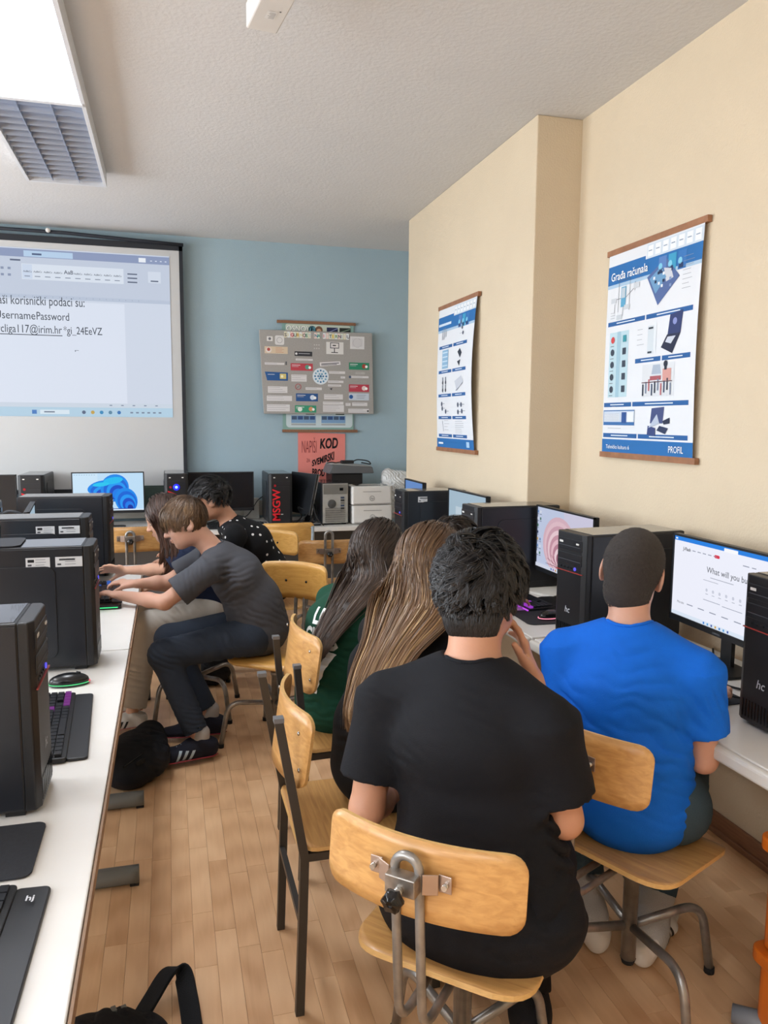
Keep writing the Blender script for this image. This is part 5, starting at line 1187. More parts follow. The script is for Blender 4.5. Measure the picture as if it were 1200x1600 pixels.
def short_hair(parent,c,E,s,m,n,length,mask,whorl=(-.75,.1,.65),lift=(.004,.016),width=.0022,K=7,clumps=150,mess=.35,grav=.2,seed=1,flow=None,inset=0,lenf=None,tipconv=.6):
    r=np.random.default_rng(seed); c=A_(c); wd=nrm(whorl)
    d=scalp(n,mask,r); n=len(d); cd=scalp(clumps,mask,r); nc=len(cd)
    cid=np.argmax(d@cd.T,axis=1); cv=r.normal(0,mess,(nc,3)); cl=r.uniform(0,1,nc)
    def path(d,pert,lmul):
        p=d.copy(); out=[]
        L=length*lmul if lenf is None else length*lmul*lenf(d)
        step=(L/(K-1))[:,None]
        Rr=SKR
        g=grav
        for k in range(K):
            t=k/(K-1); off=(lift[0]+(lift[1]-lift[0])*t**.7)
            q=p/np.linalg.norm(p,axis=1,keepdims=True)
            out.append(SKC+q*(Rr+off-inset)+A_([.016,0,0])*np.clip(q[:,0:1],0,1))
            nn=q; tg=nn*(nn@wd)[:,None]-wd   # away from whorl
            tg/=np.linalg.norm(tg,axis=1,keepdims=True)+.15
            if flow is not None: tg=flow(q,tg)
            tg=tg+pert+A_([0,0,-g])*t
            tg=tg-nn*(tg*nn).sum(1,keepdims=True); tg/=np.linalg.norm(tg,axis=1,keepdims=True)+.1
            p=q+tg*step/.09
        return np.stack(out,1)
    lm=r.uniform(.75,1.15,n); PA=path(d,cv[cid]+r.normal(0,.08,(n,3)),lm); PC=path(cd,cv,np.ones(nc))
    t=np.linspace(0,1,K)[None,:,None]; PA=PA+(PC[cid]-PA)*tipconv*t**1.6
    PA+=r.normal(0,.0012,PA.shape)*t
    Wp=c+s*(PA@E); strands.cl=cl[cid]
    o=strands('hair_strands',Wp,width,m,parent,c,seed); strands.cl=None
    return o
def nape_hair(parent,c,E,s,m,n,length,seed=3,width=.0018,R=(.060,.066,.075),ctr=(-.040,0,-.042),zlo=-.62,lift=(.001,.006)):
    r=np.random.default_rng(seed); d=scalp(n,lambda q:(q[:,0]<-.05)&(q[:,2]<.5)&(q[:,2]>zlo-.25*np.abs(q[:,1]))&(q[:,0]<.1-.3*np.abs(q[:,1])),r); K=5; out=[]; p=d.copy(); n=len(d)
    L=length*r.uniform(.6,1.1,n)*np.clip(.45+.8*(d[:,2]+.6),.35,1.2)
    for k in range(K):
        q=p/np.linalg.norm(p,axis=1,keepdims=True); out.append(A_(ctr)+q*(A_(R)+lift[0]+(lift[1]-lift[0])*k/(K-1)))
        tg=A_([-.15,0,-1.])+r.normal(0,.12,(n,3)); tg=tg-q*(tg*q).sum(1,keepdims=True); tg/=np.linalg.norm(tg,axis=1,keepdims=True)+.05
        p=q+tg*(L/(K-1)/.065)[:,None]
    P=A_(c)+s*(np.stack(out,1)@E); return strands('nape_hair',P,width,m,parent,c,seed)
def hair_cap(parent,c,E,s,m,cuts,grow=.006,extra=None,h=.005,name='hair',label=None):
    sd=SDF(h); P=lambda x,y,z:A_(c)+s*(E[0]*x+E[1]*y+E[2]*z)
    sd.ell(P(*SKC),(SKR+grow)*s,E,k=.01)
    if extra: extra(sd,P)
    for pt,n,rad in cuts: sd.half(P(*pt),E[0]*n[0]+E[1]*n[1]+E[2]*n[2],rad)
    for y in (-1,1): sd.ell(P(-.006,y*.086,-.006),A_([.022,.020,.036])*s,E,k=.004,op='sub')
    return sdf_part(name,sd,m,parent,label)
def catmull(W,K):
    """W (N,M,3) waypoints -> (N,K,3)"""
    N,M,_=W.shape; Q=np.concatenate([2*W[:,:1]-W[:,1:2],W,2*W[:,-1:]-W[:,-2:-1]],1); ts=np.linspace(0,M-1-1e-6,K); out=[]
    for x in ts:
        i=int(x); t=x-i; a,b,c,d=Q[:,i],Q[:,i+1],Q[:,i+2],Q[:,i+3]
        out.append(.5*(2*b+(c-a)*t+(2*a-5*b+4*c-d)*t*t+(3*b-a-3*c+d)*t**3))
    return np.stack(out,1)
def long_hair(parent,c,E,s,m,n,bund,mask,K=22,seed=3,width=.0024,wave=0,wl=5,part=(.15,0,1),flare=.03):
    """bund: list of (centre, widthvec, depthvec)"""
    r=np.random.default_rng(seed); c=A_(c,); d=scalp(n,mask,r); n=len(d)
    R1=SKR+.006+.010*r.uniform(0,1,(n,1))
    root=c+s*((SKC+d*R1)@E)
    # second point: slide over the skull away from the parting towards the first bundle
    tgt=nrm((A_(bund[0][0])-c)); td=nrm(E@tgt)
    d1=d*.78+td*.38; d1/=np.linalg.norm(d1,axis=1,keepdims=True); p1=c+s*((SKC+d1*(R1+.006))@E)
    d2=d*.52+td*.66; d2/=np.linalg.norm(d2,axis=1,keepdims=True); p2=c+s*((SKC+d2*(R1+.014))@E)
    bw=nrm(bund[0][1]); bd=nrm(bund[0][2])
    x=(p1-c)@bw; x=(x-x.mean())/(np.abs(x).max()+1e-6)*1.05; x=x+r.normal(0,.12,n); y=r.uniform(-1,1,n)
    ln=r.uniform(.86,1.0,n)
    W=[root,p1,p2]
    for i,(b,wv,dv) in enumerate(bund): W.append(A_(b)+x[:,None]*A_(wv)+y[:,None]*A_(dv)*(1-np.clip(np.abs(x),0,1)[:,None]**2*.6))
    W=np.stack(W,1); P=catmull(W,K)
    # vary lengths by resampling
    t=np.linspace(0,1,K)
    idx=ln[:,None]*t[None,:]*(K-1); i0=np.floor(idx).astype(int); i1=np.minimum(i0+1,K-1); f=(idx-i0)[...,None]
    P=np.take_along_axis(P,i0[...,None],1)*(1-f)+np.take_along_axis(P,i1[...,None],1)*f
    cl=x; ph=np.sin(x*7)*2.2+x*3
    if wave:
        am=wave*np.clip((t-.35)/.4,0,1)[None,:,None]; w_=A_(bund[-1][1]); w_=nrm(w_); d_=nrm(bund[-1][2])
        P=P+am*(np.sin(t[None,:,None]*wl*2*PI+ph[:,None,None])*w_+np.cos(t[None,:,None]*wl*2*PI+ph[:,None,None])*d_)
    P=P+ (np.sin(t[None,:,None]*9+r.uniform(0,6.28,(n,1,1)))*.003*t[None,:,None])*r.normal(size=(n,1,3))
    # centreline for outward directions
    C=catmull(np.stack([np.repeat(c[None,:],1,0)]*3+[A_(b)[None,:]-A_(dv)[None,:]*3 for b,wv,dv in bund],1),K)
    rr=np.random.default_rng(seed+5); strands.cl=np.clip(.5+.3*np.sin(x*31+rr.normal(0,.5,n))+.3*np.sin(x*13+1)+rr.normal(0,.15,n),0,1)
    o=strands('hair_strands',P,width,m,parent,c,seed,C=C); strands.cl=None
    return o
def hair_body(parent,c,E,s,m,bund,grow=.010,cuts=(),h=.006,scale=.70,name='hair'):
    sd=SDF(h); P=lambda x,y,z:A_(c)+s*(E[0]*x+E[1]*y+E[2]*z)
    sd.ell(P(*SKC),(SKR+grow)*s,E,k=.02)
    for pt,n,rad in cuts: sd.half(P(*pt),E[0]*n[0]+E[1]*n[1]+E[2]*n[2],rad)
    prev=(P(-.03,0,.0),bund[0][1],bund[0][2])
    for b in bund:
        sd.cone(prev[0],b[0],(np.linalg.norm(prev[1])*scale,max(.012,np.linalg.norm(prev[2])*scale)),(np.linalg.norm(b[1])*scale*(.6 if b is bund[-1] else 1),max(.010,np.linalg.norm(b[2])*scale*.8)),side=b[1],k=.03); prev=b
    return sdf_part(name,sd,m,parent)
def cloth(name,c,rough=.85,noise=.06,bump=.25,bs=500,sheen=0.0,**k): return mat(name,c,rough,noise=noise,nscale=14,bump=bump,bscale=bs,sheen=sheen,spec=.25,**k)
# ------------------------------------------------------------------ shoes
def shoe(parent,an,toe,L,m_up,m_sole,stripe=None,stripe_side=(1,-1),s=1.0,name='shoe',accent=None,label=None,collar=None):
    an=A_(an,float); t=nrm([toe[0],toe[1],0]); sd_=A_([-t[1],t[0],0]); z=0.0
    H=lambda a,b,c: A_([an[0],an[1],z])+t*a*s+sd_*b*s+A_([0,0,c*s])
    u=SDF(.0045)
    u.cone(H(-.045,0,.052),H(.03,0,.062),(.034*s,.046*s),(.037*s,.040*s),side=sd_,k=.02).cone(H(.03,0,.055),H(.12,0,.042),(.042*s,.036*s),(.044*s,.026*s),side=sd_,k=.03).cone(H(.12,0,.040),H(L-.085,0,.036),(.044*s,.026*s),(.036*s,.020*s),side=sd_,k=.02)
    u.cone(H(-.035,0,.06),H(-.02,0,.105),(.032*s,.036*s),(.033*s,.042*s),side=sd_,k=.02,flat=False).half(H(-.02,0,.098),A_([t[0]*-.25,t[1]*-.25,1.]),.12*s)
    u.cone(H(-.040,0,.07),H(-.005,0,.095),(.036*s,.020*s),(.036*s,.020*s),side=sd_,k=.02)
    u.half(H(0,0,.014),A_([0,0,-1.]),.3)
    o=sdf_part(name,u,m_up,parent,label)
    so=SDF(.0045); so.cone(H(-.050,0,.016),H(.03,0,.016),(.036*s,.013*s),(.037*s,.013*s),side=sd_,k=.01).cone(H(.03,0,.016),H(.13,0,.015),(.037*s,.013*s),(.048*s,.012*s),side=sd_,k=.01).cone(H(.13,0,.015),H(L-.078,0,.017),(.048*s,.012*s),(.036*s,.012*s),side=sd_,k=.01)
    q=sdf_part('sole',so,m_sole,o)
    q.parent=o
    if accent:
        for b in (-1,1):
            MB().tube([tuple(H(a,b*w_,.026)-A_(parent.location)) for a,w_ in ((-.075,.015),(-.05,.036),(.03,.040),(.10,.048),(.15,.046),(L-.075,.034))],.0025*s,6).build('sole_line',accent,o)
    if stripe:
        for b in stripe_side:
            polys=[([(x0-.006,.0),(x0+.006,.0),(x0+.006-.020,.044),(x0-.006-.020,.044)],[(0,1,2,3)],0) for x0 in (.038,.064,.090)]
            if b>0: polys=[([(-x,y) for x,y in v][::-1],f,k) for v,f,k in polys]
            dn=decal('stripe',[([(x*s*1.0,y*s) for x,y in v],f,k) for v,f,k in polys],o,H(.01,b*.0,.024),(t if b<0 else -t)*1.0 if False else (-t if b>0 else t),(0,0,1),[stripe],parent,off=.0015,cell=.01)
            dn.parent=o
    mb=MB()
    for i in range(5):
        a=.035+i*.018; zz=.094-i*.0075
        mb.tube([tuple(H(a,-.020,zz-.004)-A_(parent.location)),tuple(H(a+.004,0,zz+.003)-A_(parent.location)),tuple(H(a,.020,zz-.004)-A_(parent.location))],.0025*s,6)
    lc=mb.build('laces',stripe or m_sole,o); lc['kind']='stuff'
    return o
# ------------------------------------------------------------------ a seated person
def person(label,loc,J,skin_m,tee,tee_m,leg_m,tee_folds=(),leg_folds=(),h=.0045,hh=.0055,short=None,hem=None,collar=True,sleeve_end=.60,sleeve_r=.064,loose=.014,belly=0,jname='t_shirt',shirt_open=True,ankle_r=.052,leg_r=(.092,.066)):
    t=thing('person',label,'person',loc); S_=J['S']; side=nrm(J['side'])
    c,f,u,hs=J['head']; E_=np.stack(frame(f,u))
    P=lambda x,y,z:A_(c)+hs*(E_[0]*x+E_[1]*y+E_[2]*z)
    b=SDF(h); add_torso(b,J,side,-.006)
    ne=A_(J['neck'],float)
    b.cone(ne-nrm(A_(J['neck'])-A_(J['chest']))*.05,P(-.022,0,-.035),.060*S_,.053*S_,k=.03)
    E,_=add_head(b,A_(c),f,u,hs)
    for i,sg in ((0,1),(1,-1)):   # 0 left (side = + left), 1 right
        sh,el,wr=[A_(J[k][i],float) for k in ('sh','el','wr')]
        b.cone(ne-A_([0,0,.035])+side*sg*.035,sh,.045*S_,.046*S_,k=.04)
        b.cone(sh,el,.047*S_,.037*S_,k=.025); 
        m_=el+(wr-el)*.35
        b.cone(el,m_,.037*S_,.036*S_,k=.015); b.cone(m_,wr,(.036*S_,.033*S_),(.024*S_,.019*S_),k=.015,side=J['hand'][i][1])
        hd=J['hand'][i]; add_hand(b,wr,hd[0],hd[1],(-1 if i==0 else 1),**hd[2])
        hp,kn,an=[A_(J[k][i],float) for k in ('hip','kn','an')]
        b.cone(A_(J['pelvis']),hp,.085*S_,.085*S_,k=.04); b.cone(hp,kn,.078*S_,.052*S_,k=.03); b.cone(kn,kn+(an-kn)*.35,.050*S_,.052*S_,k=.02); b.cone(kn+(an-kn)*.35,an,.052*S_,.033*S_,k=.02)
        b.cone(an,an+A_([0,0,-.045]),.033*S_,.030*S_,k=.01)
        b.cone(an+A_([0,0,-.05]),an+A_([0,0,-.06])+nrm(J['toe'][i]+(0,) if len(J['toe'][i])==2 else J['toe'][i])*.07,.022,.020,k=.03)
    body=sdf_part('body',b,skin_m,t)
    # shirt
    g=loose; q=SDF(hh); add_torso(q,J,side,g,belly)
    for i,sg in ((0,1),(1,-1)):
        sh,el=[A_(J[k][i],float) for k in ('sh','el')]; wr=A_(J['wr'][i],float)
        q.cone(ne-A_([0,0,.04])+side*sg*.035,sh-A_([0,0,.004]),.050*S_+g*.6,.052*S_+g*.5,k=.05)
        if sleeve_end<=1:
            e=sh+(el-sh)*sleeve_end; q.cone(sh,e,.054*S_+g*.5,sleeve_r*S_,k=.035,flat=True)
            w=nrm(el-sh); q.cone(e-w*.025,e+w*.03,(sleeve_r-.011)*S_,(sleeve_r-.010)*S_,flat=True,k=.003,op='sub')
        else:
            q.cone(sh,el,.054*S_+g*.5,.052*S_,k=.035); q.cone(el,el+(wr-el)*.85,.052*S_,.036*S_,k=.02,flat=True)
    if J.get('hem'):
        for a,bb,ra,rb in J['hem']: q.cone(a,bb,ra,rb,side=side,k=.05)
    # neck opening
    nu=nrm(P(-.022,0,-.035)-ne); q.cone(ne+nu*.0,ne+nu*.12,.060*S_,.075*S_,k=.008,op='sub')
    q.ell(ne+nrm(f)*.045*S_+nu*.02,A_([.045,.045,.05])*S_,k=.01,op='sub')
    for fd in tee_folds: q.fold(*fd)
    shirt=sdf_part(jname,q,tee_m,t)
    if collar:
        R_=.066*S_; uu=nrm(np.cross(nu,side)); ww=nrm(np.cross(uu,nu))
        V,F=o_V[shirt.name]; bv=BVHTree.FromPolygons([tuple(x) for x in V],[tuple(int(z) for z in ff) for ff in F]); pts=[]
        for k in range(33):
            a=2*PI*k/32; p0=ne+(uu*math.cos(a)+ww*math.sin(a))*R_+nu*.012
            hit=bv.find_nearest(Vector(p0)); pts.append(tuple(A_(hit[0])-A_(loc)))
        cr=MB().tube(pts,.0055,8,cap=False).build('collar',tee_m,shirt)
    # trousers
    q=SDF(hh); pe=A_(J['pelvis'],float); wa=A_(J['waist'],float)
    q.cone(pe-A_([0,0,.0]),pe+(wa-pe)*.55,(.150*S_+.006,.110*S_+.006),(.138*S_+.004,.104*S_+.004),side=side,k=.04)
    for i in (0,1):
        hp,kn,an=[A_(J[k][i],float) for k in ('hip','kn','an')]
        q.cone(pe,hp,.098*S_,.098*S_,k=.04); q.cone(hp,kn,leg_r[0]*S_,leg_r[1]*S_,k=.04)
        e=kn+(an-kn)*J.get('cuff',.92); q.cone(kn,e,(leg_r[1]-.004)*S_,ankle_r*S_,k=.03,flat=False); w=nrm(an-kn)
        q.half(e,w,.10); q.cone(e-w*.02,e+w*.04,(ankle_r-.008)*S_,(ankle_r-.008)*S_,flat=True,k=.003,op='sub')
    for fd in leg_folds: q.fold(*fd)
    tr=sdf_part('trousers',q,leg_m,t)
    return t,E,body,shirt,tr
def face(t,c,E,s,brow_m,look=-.3,lash=True):
    P=lambda x,y,z:tuple(A_(c)+s*(E[0]*x+E[1]*y+E[2]*z)-A_(t.location))
    for y in (-1,1):
        MB().tube([P(.096,y*.014,.030),P(.100,y*.026,.035),P(.092,y*.042,.031)],[.0022,.003,.0012],6).build('eyebrow',brow_m,t)
        MB().tube([P(.0935,y*.018,.001),P(.096,y*.028,-.001),P(.090,y*.040,.001)],[.0008,.0013,.0008],5).build('eyelash',mat('lash','#1a1412',.6),t)
        MB().ell(P(.0815,y*.030,.0030),(.0112*s,)*3).build('eye',mat('eye_white','#c9bdb4',.3),t)
    MB().tube([P(.101,-.017,-.058),P(.1045,0,-.0575),P(.101,.017,-.058)],[.001,.0016,.001],5).build('lips',mat('lips','#a8645a',.5),t)
# ------------------------------------------------------------------ people
SK1=skin('skin_fair','#cfa08a'); SK2=skin('skin_warm','#c39074'); SK3=skin('skin_light','#d8a98f')
UP=A_([0,0,1.])
def mk_front(xs,zs):
    return lambda d: d[:,2]>np.interp(d[:,0],xs,zs)
BOYM=mk_front([-1,-.5,-.15,.1,.35,.6,.85,1],[-.72,-.70,-.45,.10,.05,.42,.50,.55])
BUZZ=mk_front([-1,-.5,-.15,.1,.35,.6,.85,1],[-.78,-.80,-.50,.05,.10,.42,.50,.55])
# 1 -- boy in charcoal shirt, left desk
J=dict(S=.93,side=(0,-1,0),pelvis=(.405,3.78,.575),waist=(.385,3.775,.70),chest=(.30,3.765,.85),neck=(.195,3.76,.975),
 head=((.068,3.755,1.112),(-.92,-.06,-.36),(-.36,0,.93),.97),
 sh=[(.165,3.595,.915),(.17,3.925,.915)],el=[(-.035,3.575,.775),(-.02,3.93,.795)],wr=[(-.235,3.70,.790),(-.17,3.90,.800)],
 hand=[((-.85,.52,.10),(.0,-.1,-1),dict(curl=.55,s=.93)),((-.9,.25,.12),(0,.1,-1),dict(curl=.50,s=.93))],
 hip=[(.36,3.68,.565),(.36,3.88,.565)],kn=[(-.045,3.665,.505),(-.02,3.90,.515)],an=[(.105,3.60,.105),(.165,3.87,.115)],toe=[(-1,-.12),(-1,.06)],cuff=.90)
J['hem']=[((.375,3.775,.72),(.415,3.775,.585),(.150,.125),(.158,.140))]
t,E,body,shirt,tr=person('boy in a charcoal t-shirt and dark jeans leaning over the left desk to type',(.35,3.78,0),J,SK1,'t',cloth('charcoal_cotton','#4c4e55'),cloth('dark_denim','#303947',bump=.4),
 tee_folds=[((.42,3.70,.66),.16,(.45,.2,.9),.06,.0045,1),((.25,3.66,.84),.15,(-.3,.2,.9),.060,.005,2),((.10,3.58,.87),.10,(.9,.1,.2),.045,.0045,3),((.36,3.78,.62),.18,(.7,0,.7),.07,.006,4)],
 leg_folds=[((-.03,3.66,.53),.12,(.5,.3,.8),.05,.005,5),((.10,3.62,.20),.13,(.2,.2,.95),.045,.005,6),((.25,3.68,.57),.16,(.8,.2,.5),.075,.006,7)],sleeve_end=.72,sleeve_r=.078,ankle_r=.060,leg_r=(.098,.076),loose=.021,belly=.012)
face(t,J['head'][0],E,.97,mat('brow_brown','#5b4330',.7))
H1=hair_mat('hair_boy_brown','#37291f','#6a5038','#8c7252',.25)
c=J['head'][0]
hair_cap(t,c,E,.97,mat('hair_base_brown','#3b2d22',.6),[((0,0,-.045),(-.35,0,-.93),.14),((.045,0,.03),(.80,0,-.60),.14)],grow=.004)
def fl1(q,tg):   # forward fringe over the forehead
    w=np.clip(q[:,0:1]*1.4+.3,0,1); return tg+w*A_([.2,0,-1.0])
short_hair(t,c,E,.97,H1,6500,.074,BOYM,whorl=(-.65,.15,.75),lift=(.004,.012),flow=fl1,mess=.22,grav=.5,lenf=lambda d: np.clip(.55+.75*(d[:,2]+.35)+.05*d[:,0],.3,1.25),seed=4)
SH1=cloth('suede_navy','#20222e',.8); SOL=mat('sole_dark','#33333a',.7); LB=mat('stripe_light_blue','#a9bccb',.5)
for i in (0,1):
    s_=shoe(t,J['an'][i],J['toe'][i],.275,SH1,SOL,LB,(1,-1),1.12,accent=mat('red_line_sole','#9a2c3a',.5),label='navy trainer with three pale blue stripes' if i==0 else None)
    an=A_(J['an'][i]); sd=SDF(.005); sd.cone(an+A_([.01,0,.03]),an+A_([.005,0,-.025]),.040,.042,k=.01); sdf_part('sock',sd,mat('sock_grey','#aaa7a4',.9),t)
# 2 -- girl with long wavy hair behind him
J=dict(S=.88,side=(0.05,-1,0),pelvis=(.20,4.27,.565),waist=(.19,4.27,.68),chest=(.14,4.25,.82),neck=(.075,4.23,.935),
 head=((-.02,4.20,1.075),(-.93,-.12,-.30),(-.30,0,.95),.95),
 sh=[(.065,4.07,.895),(.07,4.39,.885)],el=[(-.035,4.06,.835),(.05,4.42,.66)],wr=[(-.235,4.20,.812),(-.11,4.30,.70)],
 hand=[((-.93,.25,.12),(.0,-.75,-.6),dict(curl=.22,s=.88,thumb=(.7,.2))),((-.8,-.3,0),(0,0,-1),dict(curl=.5,s=.88))],
 hip=[(.17,4.17,.56),(.17,4.37,.56)],kn=[(-.125,4.13,.535),(-.13,4.36,.535)],an=[(-.215,4.06,.10),(-.24,4.30,.10)],toe=[(-1,-.1),(-1,.1)],cuff=.95)
t,E,body,shirt,tr=person('girl in a navy t-shirt and pale jeans reaching out a hand with a thin bracelet',(.16,4.25,0),J,SK3,'t',cloth('navy_cotton','#1f2a45'),cloth('pale_denim','#c4bfb6',bump=.4),
 tee_folds=[((.10,4.2,.8),.15,(.3,.2,.9),.05,.005,11)],leg_folds=[((.0,4.15,.55),.15,(.7,.1,.7),.06,.005,12),((-.2,4.08,.3),.15,(.2,.1,.9),.06,.006,13)],sleeve_end=.75,sleeve_r=.064,ankle_r=.078,leg_r=(.094,.078))
c=J['head'][0]; face(t,c,E,.95,mat('brow_dark','#2e211b',.7))
H2=hair_mat('hair_girl_dark_brown','#2c1e18','#5d4033','#7a5644',.25)
MB().tube([tuple(A_([-.205,4.185,.813])+A_([.0,.024*math.cos(a),.022*math.sin(a)])-A_(t.location)) for a in [2*PI*i/20 for i in range(21)]],.0014,5).build('bracelet',mat('silver_chain','#b9b6b0',.3,metal=.8),t)
bund=[((-.02,4.10,1.01),(.035,-.01,.0),(.0,.035,0)),((.0,4.055,.92),(.040,-.01,.01),(0,.025,0)),((-.015,4.035,.83),(.036,-.01,.01),(0,.020,0)),((-.03,4.03,.765),(.020,-.01,.01),(0,.012,0))]
GM=mk_front([-1,-.4,-.1,.2,.5,.8,1],[-.6,-.5,-.25,.05,.25,.52,.6])
hair_body(t,c,E,.95,mat('hair_base_dark_brown','#2c1f1a',.6),bund,grow=.007,cuts=[((.035,0,.02),(.86,0,-.5),.16)],scale=.6)
m1=lambda d: GM(d)&(d[:,1]>-.25)
long_hair(t,c,E,.95,H2,2400,bund,m1,wave=.008,wl=3.2,seed=21)
bund2=[((.055,4.13,.98),(.03,.0,.01),(0,.03,0)),((.075,4.09,.88),(.03,.0,.01),(0,.02,0)),((.06,4.07,.80),(.018,.0,.01),(0,.015,0))]
m2=lambda d: GM(d)&(d[:,1]<.4)&(d[:,0]<.4)
long_hair(t,c,E,.95,H2,1200,bund2,m2,wave=.007,wl=2.6,seed=22)
WSH=mat('white_leather','#d9d7d2',.5); WSO=mat('white_sole','#cfccc6',.6); BST=mat('stripe_black','#17181b',.5)
for i in (0,1): shoe(t,J['an'][i],J['toe'][i],.25,WSH,WSO,BST,(1,-1),.93,accent=mat('pinkish_line','#b7736e',.6))
# 3 -- boy in dotted shirt
def dots():
    m=cloth('black_dotted','#131417'); n=m.node_tree.nodes; l=m.node_tree.links; b=n['Principled BSDF']
    tc=n.new('ShaderNodeTexCoord'); v=n.new('ShaderNodeTexVoronoi'); v.inputs['Scale'].default_value=24; v.inputs['Randomness'].default_value=.25; l.new(tc.outputs['Object'],v.inputs['Vector'])
    c_=n.new('ShaderNodeMath'); c_.operation='LESS_THAN'; c_.inputs[1].default_value=.19; l.new(v.outputs['Distance'],c_.inputs[0])
    mx=n.new('ShaderNodeMix'); mx.data_type='RGBA'; mx.inputs['A'].default_value=hexc('#131417'); mx.inputs['B'].default_value=hexc('#e6e6e6'); l.new(c_.outputs[0],mx.inputs['Factor']); l.new(mx.outputs['Result'],b.inputs['Base Color']); return m
J=dict(S=.96,side=(.1,-1,0),pelvis=(.60,4.74,.59),waist=(.57,4.74,.70),chest=(.47,4.72,.86),neck=(.335,4.70,.99),
 head=((.235,4.68,1.125),(-.93,.10,-.28),(-.28,0,.96),1.0),
 sh=[(.36,4.53,.93),(.38,4.87,.93)],el=[(.30,4.50,.70),(.30,4.93,.72)],wr=[(.02,4.52,.80),(.05,4.85,.80)],
 hand=[((-.95,.1,0),(0,0,-1),dict(curl=.4,s=.93)),((-.95,-.1,0),(0,0,-1),dict(curl=.4,s=.93))],
 hip=[(.55,4.64,.585),(.55,4.84,.585)],kn=[(.15,4.66,.55),(.15,4.88,.55)],an=[(.20,4.66,.1),(.2,4.88,.1)],toe=[(-1,0),(-1,0)])
t,E,body,shirt,tr=person('dark-haired boy in a black shirt with white dots, farthest of the three on the left',(.50,4.74,0),J,SK2,'t',dots(),cloth('black_jeans','#1b1c20'),h=.006,hh=.006,sleeve_end=1.2,jname='dotted_shirt')
c=J['head'][0]
H3=hair_mat('hair_black','#0d0c0d','#1c1a1b','#2c2a2c',.3,.38)
hair_cap(t,c,E,1.0,mat('hair_base_black','#100f10',.6),[((0,0,-.035),(-.3,0,-.95),.14),((.04,0,.035),(.80,0,-.60),.14)],grow=.006)
short_hair(t,c,E,1.0,H3,2600,.055,BOYM,lift=(.006,.028),mess=.5,grav=.1,seed=6,lenf=lambda d: np.clip(.5+.9*(d[:,2]+.3),.3,1.3))
for i in (0,1): shoe(t,J['an'][i],J['toe'][i],.27,cloth('black_canvas','#1a1b1e'),WSO,None)
swivel_chair('wooden swivel chair under the boy in the dotted shirt',(.585,4.74,0),PI/2,legs=.2,seatz=.47,back=False)
# 4 -- girl in green
J=dict(S=.90,side=nrm((-.50,.86,0)),pelvis=(.575,2.76,.575),waist=(.565,2.77,.69),chest=(.615,2.79,.83),neck=(.705,2.83,.945),
 head=((.770,2.865,1.082),(.84,.50,-.22),(.20,.1,.97),.98),
 sh=[(.60,2.965,.90),(.765,2.68,.90)],el=[(.80,3.05,.76),(.96,2.78,.74)],wr=[(1.02,3.06,.80),(1.16,2.90,.78)],
 hand=[((.9,.3,0),(0,0,-1),dict(curl=.5,s=.88)),((.85,.45,0),(0,0,-1),dict(curl=.5,s=.88))],
 hip=[(.56,2.86,.565),(.66,2.69,.565)],kn=[(.93,3.02,.545),(1.00,2.88,.545)],an=[(.90,3.0,.1),(.98,2.86,.1)],toe=[(.9,.4),(.9,.4)])
J['hem']=[((.565,2.77,.66),(.565,2.76,.54),(.140,.110),(.148,.118))]
GREENM=cloth('green_cotton','#12402f')
t,E,body,shirt,tr=person('girl in a dark green t-shirt with white print, long dark hair over her back',(.66,2.78,0),J,SK3,'t',GREENM,cloth('grey_denim','#6d7076'),
 tee_folds=[((.50,2.66,.62),.12,(.2,.2,.95),.07,.008,31),((.55,2.70,.80),.12,(.4,.2,.8),.06,.005,32)],hh=.005,sleeve_end=.7,sleeve_r=.064)
c=J['head'][0]; Bk=nrm((-.86,-.50,.25))
uu=nrm((.50,-.86,0)); vv=nrm((.35,.2,.9)); WT=mat('print_white','#dfe3e1',.7)
def tp(s_,x,y,sz,sx=1): v,f=text_mesh(s_,sz,'RIGHT',.04,sx); return ([(a+x,b+y) for a,b in v],f,0)
decal('shirt_print',[tp('LESS',.06,.075,.085,.8),tp('CLUB',.06,.0,.085,.8),tp('W',.055,-.155,.20,.75)],shirt,A_((.52,2.70,.78)),uu,vv,[WT],t,off=.002)
H4=hair_mat('hair_dark_ash','#2a211d','#4e3e34','#6d5a4a',.35)
bund=[((.70,2.785,1.01),(.055,-.085,.0),(-.022,-.012,.01)),((.60,2.70,.92),(.040,-.055,.0),(-.016,-.010,.012)),((.52,2.645,.835),(.028,-.035,.0),(-.012,-.008,.012)),((.465,2.61,.755),(.015,-.015,.0),(-.008,-.006,.01))]
GB=mk_front([-1,-.4,-.1,.2,.5,.8,1],[-.75,-.7,-.5,-.2,.15,.45,.55])
hair_body(t,c,E,.98,mat('hair_base_ash','#2a221e',.6),bund,grow=.010,cuts=[((.05,0,.02),(.9,0,-.4),.16)],scale=.66)
long_hair(t,c,E,.98,H4,4200,bund,GB,wave=.004,wl=1.5,seed=31,width=.0026)
for i in (0,1): shoe(t,J['an'][i],J['toe'][i],.25,WSH,WSO,None,s=.93)
